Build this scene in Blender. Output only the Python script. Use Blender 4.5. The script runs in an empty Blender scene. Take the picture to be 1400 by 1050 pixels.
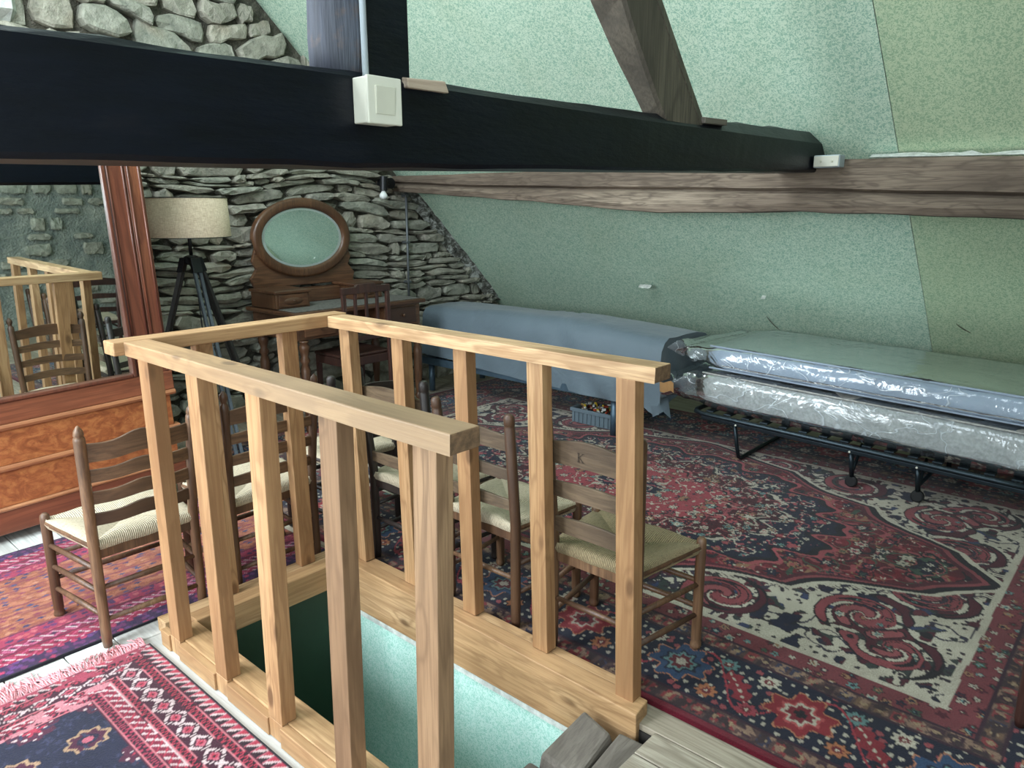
import bpy, bmesh, math, random
import numpy as np
from mathutils import Vector, Matrix
random.seed(7)
SC = bpy.context.scene
COL = SC.collection
PI = math.pi

# ------------------------------------------------------------------ camera
cam_data = bpy.data.cameras.new('camera')
cam_data.sensor_width = 36.0
cam_data.lens = 26.234
cam_data.clip_start = 0.05
cam = bpy.data.objects.new('camera', cam_data)
COL.objects.link(cam)
_yaw, _pitch, _roll = 0.8393, 0.2328, -0.0036
_d = Vector((math.sin(_yaw)*math.cos(_pitch), math.cos(_yaw)*math.cos(_pitch), -math.sin(_pitch)))
_r = Vector((math.cos(_yaw), -math.sin(_yaw), 0))
_u = _r.cross(_d)
_r2 = math.cos(_roll)*_r + math.sin(_roll)*_u
_u2 = -math.sin(_roll)*_r + math.cos(_roll)*_u
cam.matrix_world = Matrix(((_r2.x, _u2.x, -_d.x, 0), (_r2.y, _u2.y, -_d.y, 0), (_r2.z, _u2.z, -_d.z, 1.6), (0, 0, 0, 1)))
SC.camera = cam

# ------------------------------------------------------------------ world, light, exposure
SC.view_settings.view_transform = 'Standard'
SC.view_settings.look = 'None'
SC.view_settings.gamma = 1.0
SC.view_settings.use_curve_mapping = False
SC.view_settings.exposure = 0.6
world = bpy.data.worlds.new('world')
SC.world = world
world.use_nodes = True
_bg = world.node_tree.nodes['Background']
_bg.inputs[0].default_value = (0.55, 0.75, 1.0, 1)
_bg.inputs[1].default_value = 1.0

# roof planes: right slope x = RX(z); left slope mirrored about the ridge at x = RIDGE
RIDGE = 1.3
def RX(z): return 4.538 - 1.047*(z-1.751)
def LX(z): return 2*RIDGE - RX(z)
YB, YF = 5.3, -1.7                 # gable wall behind, gable wall in front of the room
Z_RIDGE = 1.751 + (4.538-RIDGE)/1.047

# daylight through unseen left-slope roof windows; the two high ones are added fill
SKY_WINDOWS = [(-0.75, 0.55, 1.15, 2.35), (2.0, 3.3, 1.15, 2.35), (3.9, 4.9, 2.2, 3.2), (0.0, 1.3, 3.4, 4.5), (2.4, 3.7, 3.4, 4.5)]   # y0,y1,z0,z1
SKY_POWER = [52.0, 165.0, 70.0, 32.0, 95.0]
def daylight(y0, y1, z0, z1, power):
    ld = bpy.data.lights.new('unseen_roof_daylight', 'AREA')
    ld.shape = 'RECTANGLE'
    ld.size = (y1-y0); ld.size_y = (z1-z0)*math.sqrt(1+1.047**2)
    ld.energy = power
    ld.color = (0.84, 0.94, 1.0)
    o = bpy.data.objects.new('unseen_roof_daylight', ld)
    COL.objects.link(o)
    zc = (z0+z1)/2
    n = Vector((1, 0, -1.047)).normalized()          # into the room
    yv = Vector((0, 1, 0)); xv = yv
    zv = -n
    yy = zv.cross(xv)
    p = Vector((LX(zc), (y0+y1)/2, zc)) - n*0.03
    o.matrix_world = Matrix(((xv.x, yy.x, zv.x, p.x), (xv.y, yy.y, zv.y, p.y), (xv.z, yy.z, zv.z, p.z), (0, 0, 0, 1)))
for w, p in zip(SKY_WINDOWS, SKY_POWER): daylight(*w, p)
# added fill light through a made-up window in the gable behind the photographer
GW = (-1.35, -.35, 1.25, 2.25)                                     # x0,x1,z0,z1
_ld = bpy.data.lights.new('added_gable_light', 'AREA'); _ld.shape = 'RECTANGLE'; _ld.size = GW[1]-GW[0]; _ld.size_y = GW[3]-GW[2]
_ld.energy = 34.0; _ld.color = (0.80, 0.92, 1.0)
_o = bpy.data.objects.new('added_gable_light', _ld); COL.objects.link(_o)
_o.location = ((GW[0]+GW[1])/2, YF+.01, (GW[2]+GW[3])/2); _o.rotation_euler = (math.radians(90), 0, 0)

# ------------------------------------------------------------------ helpers
def s2l(c):
    c = c/255.0
    return c/12.92 if c <= 0.04045 else ((c+0.055)/1.055)**2.4
def C(r, g, b): return (s2l(r), s2l(g), s2l(b), 1.0)

class N:
    """small node-tree builder"""
    def __init__(self, name):
        self.m = bpy.data.materials.new(name); self.m.use_nodes = True
        self.t = self.m.node_tree; self.p = self.t.nodes['Principled BSDF']
        self.out = self.t.nodes['Material Output']
    def n(self, typ, **kw):
        nd = self.t.nodes.new(typ)
        for k, v in kw.items():
            if k.startswith('i_'):
                key = k[2:]; key = int(key) if key.isdigit() else key.replace('_', ' ')
                nd.inputs[key].default_value = v
            else: setattr(nd, k, v)
        return nd
    def l(self, a, b): self.t.links.new(a, b)
    def coords(self, scale=(1, 1, 1), rand=True, kind='Object'):
        tc = self.n('ShaderNodeTexCoord')
        src = tc.outputs[kind]
        if rand:
            oi = self.n('ShaderNodeObjectInfo')
            mul = self.n('ShaderNodeMath', operation='MULTIPLY', i_1=7.3); self.l(oi.outputs['Random'], mul.inputs[0])
            va = self.n('ShaderNodeVectorMath', operation='ADD'); self.l(src, va.inputs[0]); self.l(mul.outputs[0], va.inputs[1])
            src = va.outputs[0]
        mp = self.n('ShaderNodeMapping'); mp.inputs['Scale'].default_value = scale
        self.l(src, mp.inputs['Vector'])
        return mp.outputs[0]
    def noise(self, vec, scale, detail=4, rough=.55, dist=0):
        nd = self.n('ShaderNodeTexNoise'); nd.inputs['Scale'].default_value = scale; nd.inputs['Detail'].default_value = detail
        nd.inputs['Roughness'].default_value = rough; nd.inputs['Distortion'].default_value = dist
        self.l(vec, nd.inputs['Vector']); return nd.outputs['Fac']
    def ramp(self, fac, stops, interp='LINEAR'):
        nd = self.n('ShaderNodeValToRGB'); nd.color_ramp.interpolation = interp
        el = nd.color_ramp.elements
        while len(el) < len(stops): el.new(0.5)
        for e, (p, c) in zip(el, stops): e.position = p; e.color = c
        self.l(fac, nd.inputs[0]); return nd.outputs[0]
    def mix(self, a, b, fac, mode='MIX'):
        nd = self.n('ShaderNodeMix', data_type='RGBA', blend_type=mode)
        for i, v in ((6, a), (7, b)):
            if isinstance(v, tuple): nd.inputs[i].default_value = v
            else: self.l(v, nd.inputs[i])
        if isinstance(fac, (int, float)): nd.inputs[0].default_value = fac
        else: self.l(fac, nd.inputs[0])
        return nd.outputs[2]
    def math(self, op, a, b=None):
        nd = self.n('ShaderNodeMath', operation=op)
        for i, v in ((0, a), (1, b)):
            if v is None: continue
            if isinstance(v, (int, float)): nd.inputs[i].default_value = v
            else: self.l(v, nd.inputs[i])
        return nd.outputs[0]
    def bump(self, h, strength=.3, dist=.01):
        nd = self.n('ShaderNodeBump'); nd.inputs['Strength'].default_value = strength; nd.inputs['Distance'].default_value = dist
        self.l(h, nd.inputs['Height']); self.l(nd.outputs[0], self.p.inputs['Normal'])
    def base(self, c):
        if isinstance(c, tuple): self.p.inputs['Base Color'].default_value = c
        else: self.l(c, self.p.inputs['Base Color'])
    def set(self, rough=None, metal=None, spec=None, coat=None, sheen=None):
        if rough is not None:
            if isinstance(rough, (int, float)): self.p.inputs['Roughness'].default_value = rough
            else: self.l(rough, self.p.inputs['Roughness'])
        if metal is not None: self.p.inputs['Metallic'].default_value = metal
        if spec is not None: self.p.inputs['Specular IOR Level'].default_value = spec
        if coat is not None: self.p.inputs['Coat Weight'].default_value = coat; self.p.inputs['Coat Roughness'].default_value = .25
        if sheen is not None: self.p.inputs['Sheen Weight'].default_value = sheen
        return self.m

def wood(name, dark, mid, light, axis='z', rough=.6, ring=1.0, bump=.25, coat=None, wear=None, knots=False):
    a = N(name)
    k = {'x': (0.16, 1, 1), 'y': (1, 0.16, 1), 'z': (1, 1, 0.16)}[axis]
    k2 = {'x': (0.03, 1, 1), 'y': (1, 0.03, 1), 'z': (1, 1, 0.03)}[axis]
    v = a.coords(k); v2 = a.coords(k2)
    n1 = a.noise(v, 9*ring, 3, .5, .6)
    ph = a.math('MULTIPLY', n1, 34.0)
    if knots:
        k3 = {'x': (.45, 1, 1), 'y': (1, .45, 1), 'z': (1, 1, .45)}[axis]
        vo = a.n('ShaderNodeTexVoronoi'); vo.inputs['Scale'].default_value = 7.5; a.l(a.coords(k3), vo.inputs['Vector'])
        kd = vo.outputs['Distance']
        near = a.ramp(kd, [(.0, (1, 1, 1, 1)), (.34, (0, 0, 0, 1))])
        ph = a.math('ADD', ph, a.math('MULTIPLY', near, 9.0))
    rings = a.math('SINE', ph)
    rr = a.math('MULTIPLY_ADD', rings, .5); rr.node.inputs[2].default_value = .5
    fine = a.noise(v2, 105, 4, .65)
    n2 = a.noise(v, 2.5, 4, .6)
    col = a.ramp(n2, [(.3, dark), (.52, mid), (.72, light)])
    col = a.mix(col, a.mix(tuple(v*.85 for v in dark[:3])+(1,), mid, .2), a.math('MULTIPLY', a.math('POWER', rr, 3.0), .6))
    col = a.mix(col, dark, a.math('MULTIPLY', a.ramp(fine, [(.40, (1, 1, 1, 1)), (.56, (0, 0, 0, 1))]), .5))
    if knots:
        col = a.mix(col, tuple(v*.55 for v in dark[:3])+(1,), a.math('MULTIPLY', a.ramp(kd, [(.09, (1, 1, 1, 1)), (.16, (0, 0, 0, 1))]), .85))
    if wear: 
        wv = a.noise(a.coords((1, 1, 1)), 7, 5, .65)
        col = a.mix(col, wear, a.ramp(wv, [(.52, (0, 0, 0, 1)), (.72, (1, 1, 1, 1))]))
    a.base(col); a.bump(fine, bump, .004)
    return a.set(rough=rough, coat=coat)

def plain(name, col, rough=.5, metal=0, var=.12, scale=14, bump=0, spec=None, coat=None):
    a = N(name); v = a.coords(); n = a.noise(v, scale, 5, .6)
    dk = tuple(x*(1-var*1.6) for x in col[:3])+(1,); lt = tuple(min(1, x*(1+var)) for x in col[:3])+(1,)
    a.base(a.ramp(n, [(.3, dk), (.7, lt)]))
    if bump: a.bump(n, bump, .005)
    return a.set(rough=rough, metal=metal, spec=spec, coat=coat)

class MB:
    def __init__(self): self.v = []; self.f = []; self.uv = None
    def add(self, vs, fs):
        o = len(self.v); self.v += [tuple(p) for p in vs]; self.f += [tuple(i+o for i in f) for f in fs]; return self
    def hexa(self, p):           # 8 points: bottom loop 0-3, top loop 4-7
        return self.add(p, [(3, 2, 1, 0), (4, 5, 6, 7), (0, 1, 5, 4), (1, 2, 6, 5), (2, 3, 7, 6), (3, 0, 4, 7)])
    def box(self, x0, x1, y0, y1, z0, z1):
        return self.hexa([(x0, y0, z0), (x1, y0, z0), (x1, y1, z0), (x0, y1, z0), (x0, y0, z1), (x1, y0, z1), (x1, y1, z1), (x0, y1, z1)])
    def tube(self, pts, rad, n=10, cap=True):
        pts = [Vector(p) for p in pts]
        if isinstance(rad, (int, float)): rad = [rad]*len(pts)
        rings = []
        t0 = (pts[1]-pts[0]).normalized()
        ref = Vector((0, 0, 1)) if abs(t0.z) < .9 else Vector((1, 0, 0))
        a = t0.cross(ref).normalized()
        for i, p in enumerate(pts):
            t = (pts[min(i+1, len(pts)-1)]-pts[max(i-1, 0)]).normalized()
            a = (a - t*a.dot(t)).normalized(); b = t.cross(a)
            rings.append([p+(a*math.cos(2*PI*k/n)+b*math.sin(2*PI*k/n))*rad[i] for k in range(n)])
        vs = [q for r in rings for q in r]; fs = []
        for i in range(len(pts)-1):
            for k in range(n):
                fs.append((i*n+k, i*n+(k+1) % n, (i+1)*n+(k+1) % n, (i+1)*n+k))
        if cap: fs.append(tuple(range(n-1, -1, -1))); fs.append(tuple((len(pts)-1)*n+k for k in range(n)))
        return self.add(vs, fs)
    def lathe(self, c, prof, n=20, axis='z'):
        pts = []
        for r, h in prof: pts.append((c[0], c[1], c[2]+h))
        return self.tube(pts, [max(r, .0004) for r, h in prof], n) if axis == 'z' else self
    def prism(self, poly, d0, d1, plane='xz'):
        """polygon in a plane extruded along the remaining axis"""
        n = len(poly)
        def P(a, b, d): return {'xz': (a, d, b), 'yz': (d, a, b), 'xy': (a, b, d)}[plane]
        vs = [P(a, b, d0) for a, b in poly]+[P(a, b, d1) for a, b in poly]
        fs = [tuple(range(n)), tuple(range(2*n-1, n-1, -1))]+[(i, i+n, (i+1) % n+n, (i+1) % n) for i in range(n)]
        return self.add(vs, fs)
    def grid(self, nu, nv, fn, close_u=False):
        vs = [fn(i, j) for i in range(nu) for j in range(nv)]; fs = []
        for i in range(nu if close_u else nu-1):
            for j in range(nv-1):
                i2 = (i+1) % nu
                fs.append((i*nv+j, i2*nv+j, i2*nv+j+1, i*nv+j+1))
        return self.add(vs, fs)

def world_of(o):
    m = Matrix.Identity(4)
    while o is not None:
        m = o.matrix_basis @ m; o = o.parent
    return m

def obj(name, mb, mat, parent=None, smooth=False, bevel=0, world=True, segs=2, fix=True):
    me = bpy.data.meshes.new(name)
    vs = mb.v
    if parent is not None and world:
        inv = world_of(parent).inverted(); vs = [tuple(inv @ Vector(p)) for p in vs]
    me.from_pydata(vs, [], mb.f)
    if fix:
        bm = bmesh.new(); bm.from_mesh(me); bmesh.ops.recalc_face_normals(bm, faces=bm.faces); bm.to_mesh(me); bm.free()
    if smooth: me.polygons.foreach_set('use_smooth', [True]*len(me.polygons))
    me.materials.append(mat)
    o = bpy.data.objects.new(name, me); COL.objects.link(o)
    if parent is not None: o.parent = parent
    if bevel:
        b = o.modifiers.new('bevel', 'BEVEL'); b.width = bevel; b.segments = segs; b.limit_method = 'ANGLE'; b.angle_limit = math.radians(40)
        b.harden_normals = False
    return o
def tag(o, label, cat, group=None):
    o['label'] = label; o['category'] = cat
    if group: o['group'] = group
    return o
def thing(name, label, cat, loc=(0, 0, 0), rz=0, group=None):
    o = bpy.data.objects.new(name, None); COL.objects.link(o)
    o.location = loc; o.rotation_euler = (0, 0, rz); o.empty_display_size = .1
    return tag(o, label, cat, group)
def struct(o): o['kind'] = 'structure'; return o
def stuff(o): o['kind'] = 'stuff'; return o

# value noise on numpy arrays
def _h(ix, iy, s):
    ix = ix.astype(np.int64) & 0xffffffff; iy = iy.astype(np.int64) & 0xffffffff
    n = (ix*374761393+iy*668265263+s*1442695041) & 0xffffffff
    n = ((n ^ (n >> 13))*1274126177) & 0xffffffff
    n = (n ^ (n >> 16)) & 0xffffffff
    return n/4294967295.0
def vn(x, y, s=0):
    x = np.asarray(x, float); y = np.asarray(y, float)
    ix = np.floor(x); iy = np.floor(y); fx = x-ix; fy = y-iy
    fx = fx*fx*(3-2*fx); fy = fy*fy*(3-2*fy)
    a = _h(ix, iy, s); b = _h(ix+1, iy, s); c = _h(ix, iy+1, s); d = _h(ix+1, iy+1, s)
    return a+(b-a)*fx+(c-a)*fy+(a-b-c+d)*fx*fy
def fbm(x, y, s=0, o=3):
    t = 0; a = .5; 
    for k in range(o): t = t+a*vn(x*2**k, y*2**k, s+k*17); a *= .5
    return t/(1-.5**o)
def n1(x, s=0): return float(vn(np.array([x]), np.array([s*3.7]), s)[0])
def worley(x, y, s=0, jit=.8):
    ix = np.floor(x); iy = np.floor(y)
    best = np.full(x.shape, 9.0); idv = np.zeros(x.shape); bx = np.zeros(x.shape); by = np.zeros(x.shape)
    for a in (-1, 0, 1):
        for b in (-1, 0, 1):
            cx = ix+a; cy = iy+b
            px = cx+.5+jit*(_h(cx, cy, s)-.5); py = cy+.5+jit*(_h(cx, cy, s+5)-.5)
            d = np.hypot(x-px, y-py); m = d < best
            best = np.where(m, d, best); idv = np.where(m, _h(cx, cy, s+9), idv)
            bx = np.where(m, x-px, bx); by = np.where(m, y-py, by)
    return best, idv, bx, by
# ------------------------------------------------------------------ materials
M = {}
def wallpaper(name, base, light, dark, SC_=62):
    a = N(name); v = a.coords(rand=False)
    w = a.noise(v, SC_, 2, .5, .9)
    lines = a.math('ABSOLUTE', a.math('SUBTRACT', w, .5))
    l = a.ramp(lines, [(.0, (1, 1, 1, 1)), (.045, (1, 1, 1, 1)), (.085, (0, 0, 0, 1))])
    dots = a.noise(v, 120, 2, .5)
    col = a.mix(base, dark, a.math('MULTIPLY', a.ramp(dots, [(.5, (0, 0, 0, 1)), (.66, (1, 1, 1, 1))]), .55))
    col = a.mix(col, light, a.math('MULTIPLY', l, .85))
    big = a.noise(v, 1.3, 4, .6)
    col = a.mix(col, C(150, 160, 120), a.math('MULTIPLY', a.ramp(big, [(.5, (0, 0, 0, 1)), (.8, (1, 1, 1, 1))]), .22))
    a.base(col); a.bump(l, .12, .002)
    return a.set(rough=.72, spec=.3)
M['paper'] = wallpaper('wallpaper_green', C(152, 186, 164), C(206, 222, 200), C(130, 168, 148))
M['paper_y'] = wallpaper('wallpaper_yellowed', C(152, 178, 146), C(192, 206, 172), C(132, 160, 130))
M['paper_stair'] = wallpaper('wallpaper_stair', C(172, 222, 206), C(218, 244, 234), C(150, 206, 190), 85)
def stone(name, island):
    a = N(name); v = a.coords(rand=not island)
    n = a.noise(v, 16, 6, .65); n2 = a.noise(v, 70, 4, .6); n3 = a.noise(v, 4, 3, .5)
    if island:
        g = a.n('ShaderNodeNewGeometry'); rnd = g.outputs['Random Per Island']
    else:
        oi = a.n('ShaderNodeObjectInfo'); rnd = oi.outputs['Random']
    basec = a.ramp(rnd, [(0, C(132, 132, 120)), (.35, C(162, 158, 142)), (.6, C(146, 152, 138)), (.85, C(176, 170, 152)), (1, C(118, 120, 114))])
    col = a.mix(basec, a.ramp(n, [(.3, C(86, 86, 80)), (.5, C(154, 150, 136)), (.72, C(198, 194, 178))]), .5)
    col = a.mix(col, C(140, 112, 80), a.math('MULTIPLY', a.ramp(n3, [(.58, (0, 0, 0, 1)), (.78, (1, 1, 1, 1))]), .35))
    a.base(col)
    h = a.math('ADD', n, a.math('MULTIPLY', n2, .4)); a.bump(h, .9, .02)
    return a.set(rough=.9, spec=.25)
M['stone'] = stone('slate_stone', False); M['stone_i'] = stone('slate_stone_joined', True)
def mortar():
    a = N('old_mortar'); v = a.coords(rand=False); n = a.noise(v, 9, 6, .7); n2 = a.noise(v, 45, 4, .6)
    a.base(a.ramp(n, [(.3, C(64, 63, 57)), (.55, C(100, 97, 86)), (.75, C(136, 131, 118))])); a.bump(a.math('ADD', n, n2), 1.0, .03)
    return a.set(rough=.95, spec=.15)
M['mortar'] = mortar()
def front_mortar():
    a = N('lime_mortar'); v = a.coords(rand=False); n = a.noise(v, 5, 6, .7); n2 = a.noise(v, 40, 4, .6)
    a.base(a.ramp(n, [(.3, C(112, 120, 116)), (.55, C(150, 154, 144)), (.75, C(178, 178, 166))])); a.bump(a.math('ADD', n, n2), 1.0, .03)
    return a.set(rough=.95, spec=.15)
M['mortar_f'] = front_mortar()
M['plaster'] = plain('white_plaster', C(205, 208, 200), .9, var=.25, scale=25, bump=.6)
def edge_lime():
    a = N('broken_lime_edge'); v = a.coords(rand=False); n = a.noise(v, 13, 6, .7, .8); n2 = a.noise(v, 60, 4, .6)
    a.base(a.ramp(n, [(.36, C(70, 70, 64)), (.5, C(122, 122, 114)), (.6, C(206, 208, 202))])); a.bump(a.math('ADD', n, n2), 1.0, .03)
    return a.set(rough=.95, spec=.15)
M['edge'] = edge_lime()
M['pine_y'] = wood('pine_rail_long', C(146, 108, 73), C(187, 149, 106), C(210, 178, 138), 'y', .55, knots=True)
M['pine_x'] = wood('pine_rail_short', C(146, 108, 73), C(187, 149, 106), C(210, 178, 138), 'x', .55, knots=True)
M['pine_z'] = wood('pine_post', C(138, 98, 64), C(180, 139, 97), C(204, 168, 126), 'z', .55, knots=True)
M['pine_brown_z'] = wood('pine_post_brown', C(110, 82, 58), C(146, 114, 84), C(172, 140, 106), 'z', .6, knots=True)  # browner, darker tone for the two nearest posts
def pine_near():
    # the hand rail greys towards its open end
    m = wood('pine_rail_greying', C(146, 108, 73), C(187, 149, 106), C(210, 178, 138), 'y', .55, knots=True)
    t = m.node_tree; p = t.nodes['Principled BSDF']; src = p.inputs['Base Color'].links[0].from_socket
    a = N.__new__(N); a.m = m; a.t = t; a.p = p
    v = a.coords((1, 1, 1), rand=False); sx = a.n('ShaderNodeSeparateXYZ'); a.l(v, sx.inputs[0])
    nz = a.noise(a.coords((1, .2, 1), rand=False), 8, 4, .6)
    yy = a.math('ADD', sx.outputs[1], a.math('MULTIPLY', nz, .5))
    f = a.n('ShaderNodeMapRange'); f.inputs[1].default_value = 1.25; f.inputs[2].default_value = .0; f.inputs[3].default_value = 0; f.inputs[4].default_value = .8
    a.l(yy, f.inputs[0])
    a.base(a.mix(src, a.mix(src, C(132, 118, 98), .6), f.outputs[0]))
    return m
M['pine_near'] = pine_near()
M['floor'] = wood('whitewashed_boards', C(122, 110, 94), C(166, 154, 135), C(194, 185, 168), 'y', .65, ring=.8, bump=.4)
M['floor_white'] = wood('white_painted_boards', C(170, 168, 162), C(212, 212, 206), C(230, 230, 226), 'y', .6, ring=.8, bump=.3)
M['subfloor'] = plain('dark_subfloor', C(38, 34, 30), .95)
def black_beam(name, top=False):
    a = N(name); v = a.coords((.25, 1, 1), rand=False); n = a.noise(v, 14, 6, .65); n2 = a.noise(v, 90, 3, .6)
    a.base(a.ramp(n, [(.3, C(4, 7, 13)), (.6, C(8, 13, 23)), (.8, C(19, 20, 26))])); a.bump(a.math('ADD', n, a.math('MULTIPLY', n2, .3)), .35, .01)  # blue sheen of the daylight is mixed into the black
    return a.set(rough=.4, spec=.28)
M['black'] = black_beam('black_painted_timber')
M['oak_y'] = wood('old_oak_purlin', C(72, 60, 50), C(124, 109, 94), C(170, 154, 134), 'y', .85, ring=1.6, bump=1.0)
M['oak_z'] = wood('old_oak_strut', C(62, 56, 48), C(92, 84, 72), C(116, 106, 92), 'z', .8, bump=.7)
M['oak_side'] = wood('old_oak_strut_side', C(84, 74, 66), C(120, 108, 96), C(150, 138, 124), 'z', .85, bump=.8)
M['log'] = wood('blue_lit_log', C(34, 36, 44), C(70, 74, 86), C(140, 146, 156), 'z', .6, bump=.7, wear=C(110, 88, 72))  # blue cast of the daylight is put into the wood colours
M['grey_timber'] = wood('weathered_grey_timber', C(88, 80, 72), C(122, 114, 104), C(152, 142, 130), 'x', .85, bump=.8)
M['white_pl'] = plain('cream_plastic', C(214, 212, 196), .4, var=.03)
M['white_pl2'] = plain('cream_plastic_rocker', C(204, 202, 184), .35, var=.03)
M['grey_pl'] = plain('grey_conduit_plastic', C(176, 186, 192), .5, var=.06)
M['steel_pipe'] = plain('galvanised_pipe', C(112, 116, 118), .5, .6)
M['black_metal'] = plain('black_metal', C(22, 23, 26), .4, .3)
M['dark_steel'] = plain('dark_bed_steel', C(46, 56, 62), .35, .7)
M['blue_steel'] = plain('blue_grey_steel', C(78, 98, 112), .4, .4)
def bulb():
    a = N('opal_bulb'); a.base(C(236, 238, 236)); return a.set(rough=.15, coat=.5)
M['bulb'] = bulb()
M['mahog'] = wood('mahogany', C(78, 42, 32), C(112, 64, 46), C(142, 90, 60), 'z', .35, coat=.35, bump=.1)
M['mahog_x'] = wood('mahogany_across', C(98, 54, 38), C(132, 76, 52), C(154, 94, 66), 'x', .35, coat=.35, bump=.1)
def burl():
    a = N('burr_veneer'); v = a.coords((1, 1, 1.6)); n = a.noise(v, 11, 7, .65, 1.6); n2 = a.noise(v, 40, 4, .6, .8)
    col = a.ramp(n, [(.28, C(120, 66, 38)), (.48, C(152, 88, 52)), (.64, C(176, 112, 66)), (.8, C(142, 80, 46))])
    a.base(a.mix(col, C(98, 48, 26), a.math('MULTIPLY', a.ramp(n2, [(.5, (0, 0, 0, 1)), (.7, (1, 1, 1, 1))]), .4)))
    return a.set(rough=.35, coat=.35)
M['burl'] = burl()
M['orange_edge'] = wood('light_mahogany_moulding', C(140, 86, 56), C(168, 112, 74), C(188, 134, 92), 'x', .4, coat=.3, bump=.1)
M['dresser'] = wood('walnut_dresser', C(70, 44, 30), C(104, 70, 48), C(128, 90, 62), 'x', .4, coat=.3, bump=.15)
M['dresser_z'] = wood('walnut_dresser_upright', C(70, 44, 30), C(106, 72, 48), C(130, 92, 64), 'z', .38, coat=.35, bump=.15)
M['red_chair'] = wood('red_mahogany_chair', C(44, 27, 23), C(68, 42, 35), C(88, 58, 48), 'z', .4, coat=.3, bump=.1)
def mirror():
    a = N('silvered_glass'); a.base((.80, .87, .85, 1)); return a.set(rough=.012, metal=1)
M['mirror'] = mirror()
M['bevel_glass'] = (lambda a: (a.base((.66, .76, .73, 1)), a.set(rough=.35, metal=.5))[1])(N('bevelled_mirror_edge'))
M['dust_top'] = plain('dusty_stone_top', C(112, 110, 104), .7, var=.35, scale=60)
def linen():
    a = N('linen_lampshade'); v = a.coords((1, 1, 1), rand=False)
    u = a.noise(a.coords((8, 8, .6), rand=False), 60, 3, .7); w = a.noise(a.coords((.6, .6, 8), rand=False), 60, 3, .7)
    t = a.math('MULTIPLY', u, w)
    a.base(a.ramp(t, [(.14, C(190, 164, 136)), (.28, C(226, 204, 176)), (.42, C(244, 230, 208))])); a.bump(t, .4, .003)
    return a.set(rough=.85)
M['linen'] = linen()
M['grey_leg'] = wood('grey_tripod_wood', C(60, 66, 72), C(92, 100, 106), C(124, 132, 136), 'z', .55, bump=.2)
M['grey_leg_shaded'] = wood('shaded_tripod_wood', C(46, 44, 44), C(66, 64, 62), C(84, 82, 78), 'z', .55, bump=.2)  # rear legs: same wood with shade put into the colour
M['chair'] = wood('brown_chair_wood', C(66, 44, 31), C(110, 78, 54), C(148, 114, 84), 'z', .5, bump=.3, coat=.15)
M['chair_x'] = wood('brown_chair_slat', C(72, 50, 35), C(114, 84, 60), C(148, 117, 88), 'x', .5, bump=.3, coat=.15)
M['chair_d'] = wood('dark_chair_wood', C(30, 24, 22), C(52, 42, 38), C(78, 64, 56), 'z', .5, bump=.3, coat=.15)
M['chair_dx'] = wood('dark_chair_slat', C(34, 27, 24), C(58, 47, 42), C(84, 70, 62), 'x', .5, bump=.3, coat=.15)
M['chair_g'] = wood('greyed_chair_slat', C(72, 56, 42), C(114, 94, 72), C(146, 126, 100), 'x', .6, bump=.3)
def rush(name, d, l):
    a = N(name); tc = a.n('ShaderNodeTexCoord'); sx = a.n('ShaderNodeSeparateXYZ'); a.l(tc.outputs['UV'], sx.inputs[0])
    nz = a.noise(tc.outputs['UV'], 30, 3, .6)
    ph = a.math('ADD', a.math('MULTIPLY', sx.outputs[0], 2*PI/.0068), a.math('MULTIPLY', nz, 2.5))
    st = a.math('MULTIPLY_ADD', a.math('SINE', ph), .5); st.node.inputs[2].default_value = .5
    n2 = a.noise(tc.outputs['UV'], 90, 3, .6)
    col = a.mix(d, l, a.math('MULTIPLY_ADD', st, .75)); col.node.inputs[0].links[0].from_node.inputs[2].default_value = .15
    col = a.mix(col, tuple(x*.55 for x in d[:3])+(1,), a.math('MULTIPLY', a.ramp(n2, [(.5, (0, 0, 0, 1)), (.7, (1, 1, 1, 1))]), .45))
    a.base(col); a.bump(a.math('ADD', st, a.math('MULTIPLY', n2, .5)), .8, .006)
    return a.set(rough=.75)
M['rush'] = rush('rush_pale', C(168, 148, 116), C(232, 218, 192)); M['rush_o'] = rush('rush_olive', C(112, 96, 68), C(186, 166, 128))
def cloth(name, col, wr=.5):
    a = N(name); v = a.coords(rand=False); n = a.noise(v, 3.5, 4, .55, .6); n2 = a.noise(v, 300, 2, .5)
    a.base(a.ramp(n, [(.3, tuple(x*.86 for x in col[:3])+(1,)), (.7, col)])); a.bump(a.math('ADD', n, a.math('MULTIPLY', n2, .05)), wr, .02)
    return a.set(rough=.6, sheen=.2)
M['cover'] = cloth('blue_grey_cover', C(97, 111, 120), .8)
M['matt_top'] = cloth('pale_blue_ticking', C(142, 156, 172), .35)
def quilt():
    a = N('quilted_damask'); v = a.coords(rand=False); w = a.n('ShaderNodeTexVoronoi'); w.inputs['Scale'].default_value = 16; a.l(v, w.inputs['Vector'])
    n = a.noise(v, 60, 3, .6)
    a.base(a.ramp(n, [(.35, C(146, 146, 140)), (.65, C(174, 173, 167))])); a.bump(w.outputs['Distance'], .5, .02)
    return a.set(rough=.6)
M['matt_low'] = quilt()
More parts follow.
